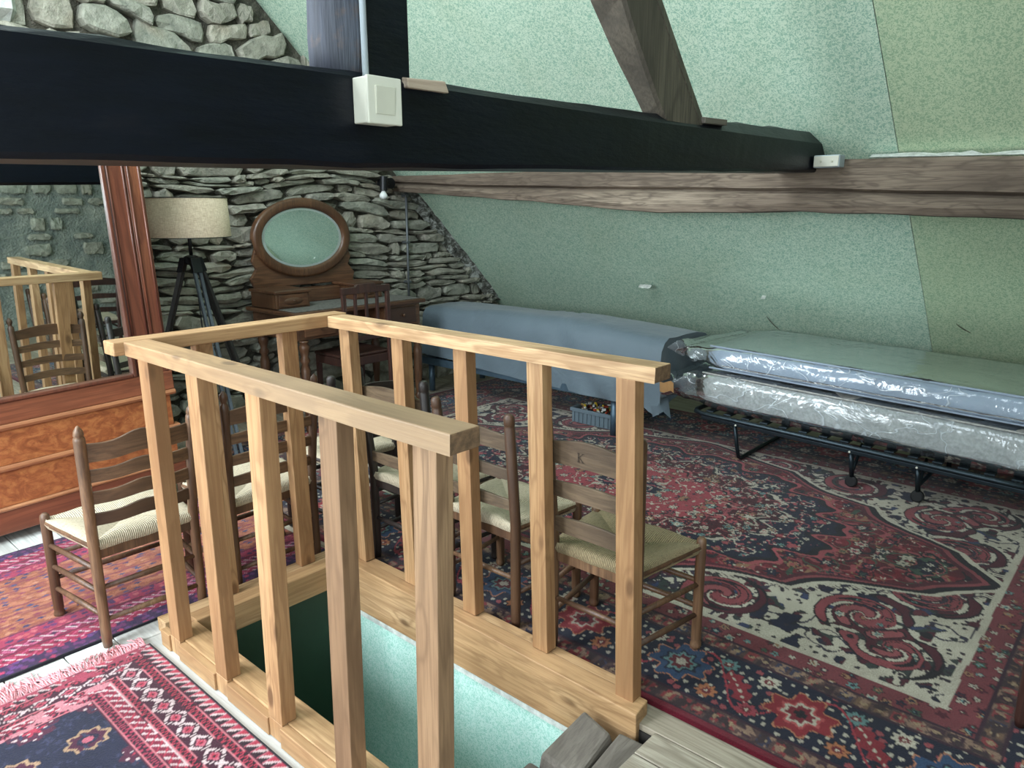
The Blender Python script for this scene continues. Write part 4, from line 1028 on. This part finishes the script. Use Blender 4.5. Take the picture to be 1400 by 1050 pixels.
def mattress(nm, label, z0, z1, x0, x1, y0, y1, mt, cz_, seedv):
    t = thing(nm, label, 'mattress', ((x0+x1)/2, (y0+y1)/2, z0))
    NY, NX = 30, 12
    def ring(i, j, g=0.0, r=.05):
        # closed cross-section around y axis
        y = y0+(y1-y0)*i/NY; e = min(i, NY-i); sh = .03 if e == 0 else (.008 if e == 1 else 0)
        Q = [(0, .25), (0, .75), (.035, .96), (.12, 1), (.5, 1.0), (.88, 1), (.965, .96), (1, .75), (1, .25), (.965, .04), (.12, 0), (.035, .04)]
        u, k = Q[j % 12]
        x = x0-g+sh+(x1-x0+2*g-2*sh)*u; z = z0-g*.2+sh*.6+(z1-z0+g*.6-sh*1.2)*k+dz(y)
        return x, y, z
    m = MB(); m.grid(NY+1, 13, lambda i, j: (lambda q: (q[0]+.006*(n1(i*.9+j, seedv)-.5), q[1], q[2]+.008*(n1(i*.7+j*.6, seedv+1)-.5)))(ring(i, j)))
    m.f.append(tuple(range(11, -1, -1))); m.f.append(tuple(NY*13+q for q in range(12)))
    o = obj('mattress_body', m, mt, t, smooth=True)
    for k in ((.96,) if z0 < .5 else (.04, .96)):
        obj('piping', MB().tube([(x0+.012, y0+.02+(y1-y0-.04)*i/20, z0+(z1-z0)*k+dz(y0+(y1-y0)*i/20)) for i in range(21)], .006, 6), mt, t, smooth=True)
    # film: loose sleeve that flares open beyond the far end
    EX = 8
    def fl_(i, j):
        if i <= NY:
            q = ring(i, j, .01)
            w = .016*(n1(i*.55+(j % 12)*1.9, seedv+5)-.5)+.008*(n1(i*1.7+(j % 12)*.7, seedv+6)-.5)
            return (q[0]-w-.004, q[1], q[2]+w*.8)
        q = ring(NY, j, .01); e = (i-NY)/EX; zc = (z0+z1)/2+dz(y1)
        zz = zc+(q[2]-zc)*(1-.35*e+.35*e*e*math.sin(j*1.1+seedv))
        return (q[0]+.05*math.sin(j*1.7+i*.9+seedv)*e, q[1]+.24*e*(1+.15*math.sin(j*2.3+seedv)), zz+.02*math.sin(i*1.3+j)*e)
    m = MB(); m.grid(NY+EX+1, 13, lambda i, j: fl_(i, j % 12))
    f = obj('plastic_wrap', m, M['film'], t, smooth=True)
    return t
t1 = mattress('wrapped_mattress', 'cream quilted mattress in clear plastic, lower of the two', .328, .572, 4.30, 5.14, .22, 2.24, M['matt_low'], 0, 21)
t2 = mattress('wrapped_mattress', 'pale blue mattress in clear plastic, stacked on top', .60, .752, 4.285, 5.2, .2, 2.19, M['matt_top'], 0, 37)
obj('packing_tape', MB().grid(5, 3, lambda i, j: (4.272-.004*j+.01*math.sin(i), 2.40+.025*i, .40+.035*j+.01*math.sin(i*1.5))), M['tape'], t1)

# ------------------------------------------------------------------ crate of toys under the covered bed
cr = thing('toy_crate', 'grey plastic crate of small toys under the covered bed', 'crate', (4.47, 3.1, .01))
ca, cb, cc, cd = 4.37, 4.58, 2.93, 3.31
obj('crate_body', MB().box(ca, cb, cc, cd, .014, .02).box(ca, ca+.006, cc, cd, .02, .122).box(cb-.006, cb, cc, cd, .02, .122).box(ca+.006, cb-.006, cc, cc+.006, .02, .122).box(ca+.006, cb-.006, cd-.006, cd, .02, .122), M['crate'], cr)
obj('crate_rim', MB().box(ca-.012, ca-.0005, cc-.012, cd+.012, .098, .126).box(cb+.0005, cb+.012, cc-.012, cd+.012, .098, .126).box(ca, cb, cc-.012, cc-.0005, .098, .126).box(ca, cb, cd+.0005, cd+.012, .098, .126), M['crate'], cr, bevel=.002)
for k in range(10): obj('rib', MB().box(ca-.008, ca-.0003, cc+.01+k*.038, cc+.016+k*.038, .02, .0975), M['crate'], cr)
m = MB(); r_ = random.Random(2)
for k in range(150):
    c = Vector((r_.uniform(ca+.02, cb-.02), r_.uniform(cc+.02, cd-.02), r_.uniform(.085, .14)))
    rot = Matrix.Rotation(r_.uniform(0, 6), 3, 'Z') @ Matrix.Rotation(r_.uniform(0, 6), 3, 'X')
    a, b, d = r_.uniform(.006, .018), r_.uniform(.005, .009), r_.uniform(.004, .008)
    m.hexa([c+rot @ Vector(v) for v in ((-a, -b, -d), (a, -b, -d), (a, b, -d), (-a, b, -d), (-a, -b, d), (a, -b, d), (a, b, d), (-a, b, d))])
tb = tag(stuff(obj('toy_bits', m, M['toys'])), 'heap of tiny coloured toy pieces filling the grey crate', 'toys')
# ------------------------------------------------------------------ rugs: knotted colour per vertex on a fine grid
def P3(*c): return np.array([s2l(v) for v in c])
def put(col, mask, c): col[mask] = c
def pal(col, mask, idv, cols):
    k = np.minimum((idv*len(cols)).astype(int), len(cols)-1)
    arr = np.array(cols)
    col[mask] = arr[k][mask]
def build_rug(name, x0, x1, y0, y1, step, colour, label, zt=.012, skew=None, wave=.003, fringe=None):
    nx = int(round((x1-x0)/step))+1; ny = int(round((y1-y0)/step))+1
    X, Y = np.meshgrid(np.linspace(x0, x1, nx), np.linspace(y0, y1, ny), indexing='ij')
    col = colour(X, Y)
    Z = zt+wave*(fbm(X*4, Y*4, 3)-.4)*2
    ed = np.minimum(np.minimum(X-x0, x1-X), np.minimum(Y-y0, y1-Y))
    Z = np.where(ed < 1e-6, .003, Z)
    XX, YY = X.copy(), Y.copy()
    if skew: XX, YY = skew(X, Y)
    co = np.stack([XX, YY, Z], -1).reshape(-1, 3)
    idx = np.arange(nx*ny).reshape(nx, ny)
    q = np.stack([idx[:-1, :-1], idx[1:, :-1], idx[1:, 1:], idx[:-1, 1:]], -1).reshape(-1, 4)
    me = bpy.data.meshes.new(name)
    me.vertices.add(len(co)); me.vertices.foreach_set('co', co.astype(np.float32).ravel())
    me.loops.add(q.size); me.loops.foreach_set('vertex_index', q.astype(np.int32).ravel())
    me.polygons.add(len(q)); me.polygons.foreach_set('loop_start', np.arange(0, q.size, 4, dtype=np.int32))
    me.update(calc_edges=True)
    ca_ = me.color_attributes.new('weave', 'FLOAT_COLOR', 'POINT')
    rgba = np.ones((len(co), 4), np.float32); rgba[:, :3] = col.reshape(-1, 3)
    ca_.data.foreach_set('color', rgba.ravel())
    me.materials.append(M['rug'])
    root = thing(name, label, 'rug', ((x0+x1)/2, (y0+y1)/2, 0))
    o = bpy.data.objects.new('pile', me); COL.objects.link(o); o.parent = root
    o.location = (-(x0+x1)/2, -(y0+y1)/2, 0)
    return root
NAVY = P3(24, 27, 52); RED = P3(108, 22, 35); DRED = P3(78, 18, 30); PINK = P3(184, 88, 94); IVO = P3(222, 212, 192); GRN = P3(70, 92, 74); TAN = P3(172, 130, 96); BLUE = P3(52, 82, 120); TEAL = P3(132, 178, 176); BLK = P3(22, 16, 22); BRN = P3(104, 76, 68); ROSE = P3(160, 74, 80); MAR = P3(88, 26, 40); ORG = P3(190, 106, 66); PUR = P3(66, 38, 84)
def flowers(col, x, y, cell, s, rmax, cols, mask, petals=6, prob=1.0, outline=None):
    d, i, dx, dy = worley(x/cell, y/cell, s)
    th = np.arctan2(dy, dx); r = d*cell
    i2 = (i*7.13) % 1; i3 = (i*13.7) % 1
    rad = rmax*(.6+.5*i2)*(1+.28*np.cos(petals*th+i3*6))
    on = mask & (i3 < prob)
    if outline is not None: put(col, on & (r < rad*1.25), outline)
    pal(col, on & (r < rad), i, cols)
    pal(col, on & (r < rad*.55), i2, cols[::-1])
    pal(col, on & (r < rad*.22), i3, cols)
def persian(x, y):
    x0, x1, y0, y1 = 1.9, 5.19, -.24, 4.75
    cx, cy = (x0+x1)/2, (y0+y1)/2
    wx = x+.010*(fbm(x*9, y*9, 31)-.5); wy = y+.010*(fbm(x*9, y*9, 47)-.5)
    d = np.minimum(np.minimum(wx-x0, x1-wx), np.minimum(wy-y0, y1-wy))
    along = np.where(np.minimum(wx-x0, x1-wx) < np.minimum(wy-y0, y1-wy), wy-cy, wx-cx)
    col = np.empty(x.shape+(3,)); col[:] = RED*.95
    everywhere = np.ones(x.shape, bool)
    # --- field
    blot = fbm(x*16, y*16, 71); put(col, blot > .56, RED*.72); put(col, blot < .40, P3(134, 34, 44))
    sx, sy = np.abs(wx-cx), np.abs(wy-cy)
    flowers(col, sx, sy, .34, 12, .085, [NAVY, NAVY*1.2, DRED, BLK*1.4], everywhere, 5, .75, PINK*.8)
    for s, sc, c, w in ((3, 5.5, TAN*.95, .016), (5, 7.5, GRN, .016), (7, 9.5, PINK*.9, .016), (11, 6.5, PINK*.8, .014), (13, 8, BLK*1.5, .018)):
        v = np.abs(fbm(sx*sc, sy*sc, s, 2)-.5); put(col, v < w, c)
    flowers(col, sx, sy, .105, 21, .026, [IVO*.9, PINK, NAVY, TAN, GRN, PINK*.8, NAVY], everywhere, 6, .8, BLK)
    flowers(col, sx, sy, .052, 25, .010, [IVO, PINK, TAN, NAVY, IVO*.8, GRN], everywhere, 4, .8)
    # --- medallion
    mx, my = sx/.74, sy/1.12; rho = np.hypot(mx, my); th = np.arctan2(my, mx)
    rho = rho*(1+.055*np.cos(16*th)+.03*np.cos(32*th))
    for a, c in ((1.06, PINK), (1.035, BLK), (1.0, NAVY), (.80, IVO*.85), (.775, BLK), (.75, DRED), (.56, PINK), (.535, BLK), (.51, P3(176, 70, 80)), (.2, IVO*.8), (.18, NAVY)):
        put(col, rho < a, c)
    med = rho < .98
    for s, sc, c, w in ((33, 8, IVO*.9, .016), (35, 11, PINK, .018)):
        v = np.abs(fbm(sx*sc, sy*sc, s, 2)-.5); put(col, (v < w) & med, c)
    flowers(col, sx, sy, .085, 41, .026, [IVO*.95, PINK, NAVY, TAN, RED, PINK, TEAL*.7], med, 6, .85, BLK)
    flowers(col, sx, sy, .043, 43, .010, [IVO, NAVY, PINK, IVO, GRN], med, 4, .8)
    # --- ivory corner pieces
    fx, fy = sx/((x1-x0)/2-.63), sy/((y1-y0)/2-.63)
    ang = np.arctan2(fy, fx)
    f = (np.clip(fx, 0, 3)**1.35+np.clip(fy, 0, 3)**1.35)
    sc_ = .10*np.abs(np.sin(ang*7.0+.35))
    f = f-1.0+sc_*np.sin(2*ang)-.02
    put(col, f > -.09, MAR); put(col, f > -.065, PINK*.7); put(col, f > -.045, BLK*1.3); put(col, f > -.01, IVO*.98)
    cor = f > .015
    # arabesque: contour bands of a swirling field, dark leaves on the ivory ground
    ccx, ccy = (x1-x0)/2-.63-.40, (y1-y0)/2-.63-.36
    g = 0
    for (ox, oy, s_, amp) in ((ccx, ccy, 1, 2.0), (ccx-.36, ccy+.17, -1, 1.8), (ccx+.22, ccy-.5, 1, 1.8), (ccx+.18, ccy+.16, -1, 1.4), (ccx+.26, ccy-.95, -1, 1.5), (ccx-.62, ccy+.24, 1, 1.4)):
        rx, ry = sx-ox, sy-oy; r = np.hypot(rx, ry)
        g = g+amp*np.exp(-(r/.155)**2)*(np.sin(np.arctan2(ry, rx*s_)-r*40))
    core = np.abs(g) > .42
    ins = cor & core
    put(col, ins, P3(158, 74, 80)); put(col, ins & (g > .42), MAR); put(col, ins & (g > .95), P3(170, 88, 92))
    put(col, ins & (np.abs(np.abs(g)-.95) < .09), BLK*1.3); put(col, cor & (np.abs(np.abs(g)-.42) < .06), BLK*1.2)
    flowers(col, sx, sy, .07, 95, .017, [TEAL*.7, NAVY, IVO*.9, TAN, GRN], ins & (np.abs(g) > 1.0), 6, .7, BLK)
    gr = cor & (np.abs(g) < .36)
    nb = fbm(sx*22, sy*22, 91, 2); nb2 = fbm(sx*6, sy*6, 93, 2)
    st_ = np.abs(fbm(sx*9, sy*9, 97, 2)-.5) < .028
    put(col, gr & st_, P3(60, 52, 70))
    lf = gr & (nb > .57); pal(col, lf, (nb2*1.8-.4).clip(0, .99), [NAVY*1.2, MAR, P3(58, 66, 62), P3(56, 66, 104), P3(110, 40, 52)])
    put(col, gr & (np.abs(nb-.56) < .014), BLK*1.6)
    dd_, i_, _, _ = worley(sx/.045, sy/.045, 99, .8); put(col, gr & (dd_ < .20) & (i_ < .6), P3(52, 40, 50))
    put(col, cor & (f < .06) & (((ang*60) % 1) < .35) & (f > .03), P3(70, 46, 56))
    # --- borders (distance from the edge)
    bd = d < .63
    put(col, bd, IVO*.95)
    st = (d < .605); put(col, st, P3(134, 62, 68))
    flowers(col, along, d*1.0, .055, 51, .017, [TEAL*.75, NAVY, TAN, MAR, GRN, IVO*.8], st & (d > .5), 5, .95, DRED)
    def stripe(a, b, s):
        m = (d >= a) & (d < b); put(col, m, P3(96, 70, 66))
        u = (along/.055) % 1; cell = np.floor(along/.055)
        h = _h(cell, cell*0+s, s)
        blk = m & (np.abs(u-.5) < .36) & (np.abs(d-(a+b)/2) < (b-a)*.33)
        pal(col, blk, h, [P3(150, 60, 64), P3(128, 98, 76), P3(70, 40, 52), P3(150, 60, 64), P3(60, 60, 84)])
        put(col, m & (np.hypot((u-.5)*.055, d-(a+b)/2) < .011), P3(176, 150, 118))
        n_ = fbm(x*40, y*40, s); put(col, m & (n_ > .60), P3(64, 46, 48)); put(col, m & (n_ < .36), P3(160, 128, 108))
        put(col, (np.abs(d-a) < .006) | (np.abs(d-b) < .006), P3(58, 26, 44))
    stripe(.425, .50, 5)
    nv = (d >= .115) & (d < .42); put(col, nv, NAVY*.9)
    dd, ii, dx_, dy_ = worley(x/.042, y/.042, 61, .55)
    put(col, nv & (dd*.042 < .0080), IVO*.8)
    put(col, nv & (ii < .16) & (dd*.042 < .012), PINK*.8)
    # border motifs
    per = .43; cell = np.floor(along/per+.1); u = along-(cell-.1+.5)*per; v = d-.268
    odd = (cell % 2) == 0
    th = np.arctan2(v, u); r = np.hypot(u, v)
    ros = r*(1+.16*np.cos(8*th)+.12*np.cos(4*th+PI))
    ros = ros*1.22
    put(col, nv & (ros < .122), P3(196, 130, 96))
    for a, c1, c2 in ((.115, P3(150, 36, 46), BLUE*.85), (.075, P3(196, 90, 90), NAVY), (.062, IVO*.85, TEAL*.7), (.048, P3(130, 30, 44), RED), (.024, BLK, IVO*.8)):
        m = nv & (ros < a); put(col, m & odd, c1); put(col, m & ~odd, c2)
    # saz leaves and small flowers between
    u2 = along-(np.floor(along/per+.6)-.1)*per; ca, sa = math.cos(.85), math.sin(.85)
    lu, lv = (u2*ca+v*sa)*1.25, (-u2*sa+v*ca)*1.25
    leaf = (np.abs(lv) < .042*(1-(lu/.135)**2).clip(0, 1)*(1+.35*np.cos(lu*95))) & (np.abs(lu) < .135)
    put(col, nv & leaf, P3(150, 40, 52)); put(col, nv & leaf & (np.abs(lv) < .006) & (np.sin(lu*160) > 0), IVO*.9)
    for (o_u, o_v, c1) in ((.145, .09, IVO*.9), (-.145, -.09, P3(190, 120, 80)), (.14, -.095, P3(176, 70, 84)), (-.14, .095, TEAL*.65)):
        r = np.hypot(u-o_u, v-o_v); t = np.arctan2(v-o_v, u-o_u); q = r*1.2*(1+.18*np.cos(8*t))
        put(col, nv & (q < .043), BLK); put(col, nv & (q < .038), c1); put(col, nv & (q < .019), P3(120, 30, 40)); put(col, nv & (q < .008), IVO)
    vine = np.abs(v-.118*np.sin(along*2*PI/per)) < .0055
    put(col, nv & vine & (ros > .125), P3(176, 60, 72))
    stripe(.035, .112, 9)
    put(col, d < .034, P3(124, 26, 44)); put(col, (d < .012), P3(96, 20, 36))
    return col
def sk(X, Y): return X+.012*np.sin(Y*1.7), Y
big_rug = build_rug('persian_rug', 1.9, 5.19, -.24, 4.75, .006, persian, 'huge red and navy Persian rug with ivory corners', skew=None)

def bokhara(x, y):
    x1, y1 = .957, 2.69
    wx = x+.004*(fbm(x*14, y*14, 3)-.5); wy = y+.004*(fbm(x*14, y*14, 4)-.5)
    dx, dy = x1-wx, (y1-wy)*1.33
    side = dx < dy; d = np.minimum(dx, dy); al = np.where(side, wy, wx)
    col = np.empty(x.shape+(3,)); col[:] = P3(38, 40, 66)
    K = P3(52, 24, 38); R_ = P3(196, 60, 84); W_ = P3(232, 206, 206); PK = P3(206, 108, 126); DK = P3(88, 30, 52)
    def tri(p, off=0): return 2*np.abs(((al+off)/p) % 1-.5)
    b = d < .285; put(col, b, DK)
    t1_ = (d >= .014) & (d < .055); put(col, t1_, R_); 
    saw = ((al/.036) % 1); k = (d-.014)/.041
    put(col, t1_ & (saw < k), K); put(col, t1_ & (np.abs(saw-k) < .17), W_); put(col, t1_ & (saw > .86), PK)
    def zig(a, c, p, f, g):
        m = (d >= a) & (d < c); put(col, m, f); k = (d-a)/(c-a); put(col, m & (np.abs(tri(p)-k) < .2), g); put(col, m & ((k < .09) | (k > .91)), P3(220, 130, 140))
    zig(.06, .094, .026, K, R_)
    m = (d >= .097) & (d < .168); put(col, m, P3(74, 26, 48)); c_ = d-.1325; p = .086
    u = ((al/p) % 1-.5)*p; di = np.abs(u)/.043+np.abs(c_)/.034
    put(col, m & (np.abs(di-.98) < .22), W_); put(col, m & (di < .55), PK); put(col, m & (di < .36), R_); put(col, m & (di < .14), K)
    q = (al/.012) % 1; put(col, m & (np.abs(di-.98) < .22) & (q < .25), K)
    zig(.171, .2, .026, K, R_)
    t2_ = (d >= .203) & (d < .24); put(col, t2_, P3(140, 40, 66)); saw = ((al/.04) % 1); k = (d-.203)/.037
    put(col, t2_ & (np.abs(saw-k) < .16), W_); put(col, t2_ & (np.abs(saw-(1-k)) < .08), R_); put(col, t2_ & (k < .12), W_)
    zig(.243, .278, .02, P3(60, 24, 44), P3(186, 66, 92))
    # end border is softer, pinker
    e = b & ~side; s_ = (fbm(x*30, y*50, 8) > .53) & e; put(col, s_ & (d < .1), P3(176, 70, 92)); put(col, s_ & (d > .17), P3(216, 140, 150))
    put(col, e & (d < .012), P3(206, 110, 130)); put(col, side & (d < .013), P3(34, 30, 44))
    # field: flower roundels
    f = ~b
    px, py = .20, .17; row = np.floor(y/py); u = ((x+row*.1)/px % 1-.5)*px; v = (y/py % 1-.5)*py
    r = np.hypot(u, v*1.2); th = np.arctan2(v, u); w8 = 1+.12*np.cos(8*th)
    put(col, f & (r < .062*w8), np.array(P3(196, 160, 128))); put(col, f & (r < .05*w8), P3(88, 34, 62)); put(col, f & (r < .03), P3(40, 36, 62)); put(col, f & (r < .016), PK)
    col2 = (row % 2) == 0
    put(col, f & col2 & (r < .066*w8), P3(92, 38, 64)); put(col, f & col2 & (r < .062) & (np.sin(u*150)*np.sin(v*150) > .55), W_)
    put(col, f & col2 & (r < .024*(1+.5*np.cos(6*th))), P3(190, 60, 84))
    put(col, f & (fbm(x*60, y*60, 6) > .68), P3(60, 62, 92))
    return col
fg = build_rug('bokhara_rug', -.35, .957, .75, 2.69, .0052, bokhara, 'dark navy and maroon rug with pink fringe at lower left', zt=.013)
m = MB(); r_ = random.Random(4)
for k in range(620):
    x_ = -.35+1.29*r_.random(); L = r_.uniform(.05, .115)*(1.2 if x_ < .6 else .8); sw_ = r_.uniform(-.035, .035)+.02*math.sin(x_*18)
    z_ = r_.uniform(.004, .012); w_ = .0022
    pts = [(x_, 2.688, .011), (x_+sw_*.3, 2.69+L*.4, z_+.008), (x_+sw_, 2.69+L, .004)]
    for a, b in zip(pts, pts[1:]):
        m.add([(a[0]-w_, a[1], a[2]), (a[0]+w_, a[1], a[2]), (b[0]+w_, b[1], b[2]), (b[0]-w_, b[1], b[2])], [(0, 1, 2, 3)])
        m.add([(a[0], a[1], a[2]-.001), (a[0], a[1], a[2]+.003), (b[0], b[1], b[2]+.003), (b[0], b[1], b[2]-.001)], [(0, 1, 2, 3)])
stuff(obj('fringe', m, M['fringe'], fg, fix=False))

def kilim(x, y):
    y0, y1 = 2.845, 3.965
    wy = y+.006*(fbm(x*16, y*16, 3)-.5); wx = x+.006*(fbm(x*16, y*16, 14)-.5)
    d = np.minimum(wy-y0, y1-wy)
    col = np.empty(x.shape+(3,)); col[:] = P3(178, 104, 74)
    n_ = fbm(x*30, y*60, 5); put(col, n_ > .56, P3(196, 122, 92)); put(col, n_ < .4, P3(160, 84, 72))
    # field flecks
    dd, ii, dx_, dy_ = worley(wx/.06, wy/.035, 9, .5)
    pal(col, (d > .30) & (np.abs(dx_)+np.abs(dy_) < .3), ii, [P3(70, 60, 104), P3(206, 140, 110), P3(150, 60, 84), P3(74, 76, 120)])
    rows = np.floor((wy-y0)/.075); put(col, (d > .30) & (((wy-y0)/.075 % 1) < .12), P3(150, 70, 80))
    RD = P3(178, 44, 82); DP = P3(70, 34, 84); PKK = P3(214, 88, 128)
    b = d < .30; put(col, b, RD)
    def band(a, c, base): m = (d >= a) & (d < c); put(col, m, base); return m
    m = band(.012, .085, DP); dd, ii, _, _ = worley(wx/.03, wy/.03, 17, .7); pal(col, m & (dd < .38), ii, [P3(120, 50, 110), P3(196, 60, 104), P3(50, 30, 80), P3(110, 60, 130)])
    m = band(.09, .15, P3(168, 34, 76)); p = .085; u = ((wx/p) % 1-.5)*p; di = np.abs(u)/.04+np.abs(d-.12)/.028
    put(col, m & (np.abs(di-.9) < .14), PKK); put(col, m & (di < .3), P3(110, 24, 60))
    m = band(.16, .22, P3(150, 36, 78)); u = ((wx/.07) % 1-.5)*.07; di = np.abs(u)/.034+np.abs(d-.19)/.028; put(col, m & (np.abs(di-.85) < .2), P3(216, 110, 150)); put(col, m & (di < .35), DP)
    m = band(.23, .295, P3(178, 54, 90)); dd, ii, _, _ = worley(wx/.034, wy/.03, 19, .6); pal(col, m & (dd < .36), ii, [P3(120, 50, 110), P3(216, 110, 120), P3(84, 44, 96), P3(206, 90, 100)])
    for q in (.155, .225, .297): put(col, np.abs(d-q) < .0045, P3(110, 24, 60))
    dash = (np.sin((wx*1.0+wy*.9)*150) > .82); put(col, b & dash & (((d > .085) & (d < .095)) | (np.abs(d-.12) < .016) | (np.abs(d-.19) < .02)), P3(236, 214, 216))
    put(col, d < .013, P3(30, 26, 36))
    return col
lr = build_rug('runner_rug', -.6, 1.86, 2.845, 3.965, .0056, kilim, 'worn pink, purple and orange runner in front of the wardrobe', zt=.009)
# cream fringe of the Persian rug near the gable
m = MB()
for k in range(420):
    x_ = 1.92+3.25*r_.random(); L = r_.uniform(.03, .07); sw_ = r_.uniform(-.02, .02)
    m.add([(x_-.003, 4.748, .01), (x_+.003, 4.748, .01), (x_+sw_+.003, 4.75+L, .004), (x_+sw_-.003, 4.75+L, .004)], [(0, 1, 2, 3)])
stuff(obj('fringe', m, M['fringe_w'], big_rug, fix=False))
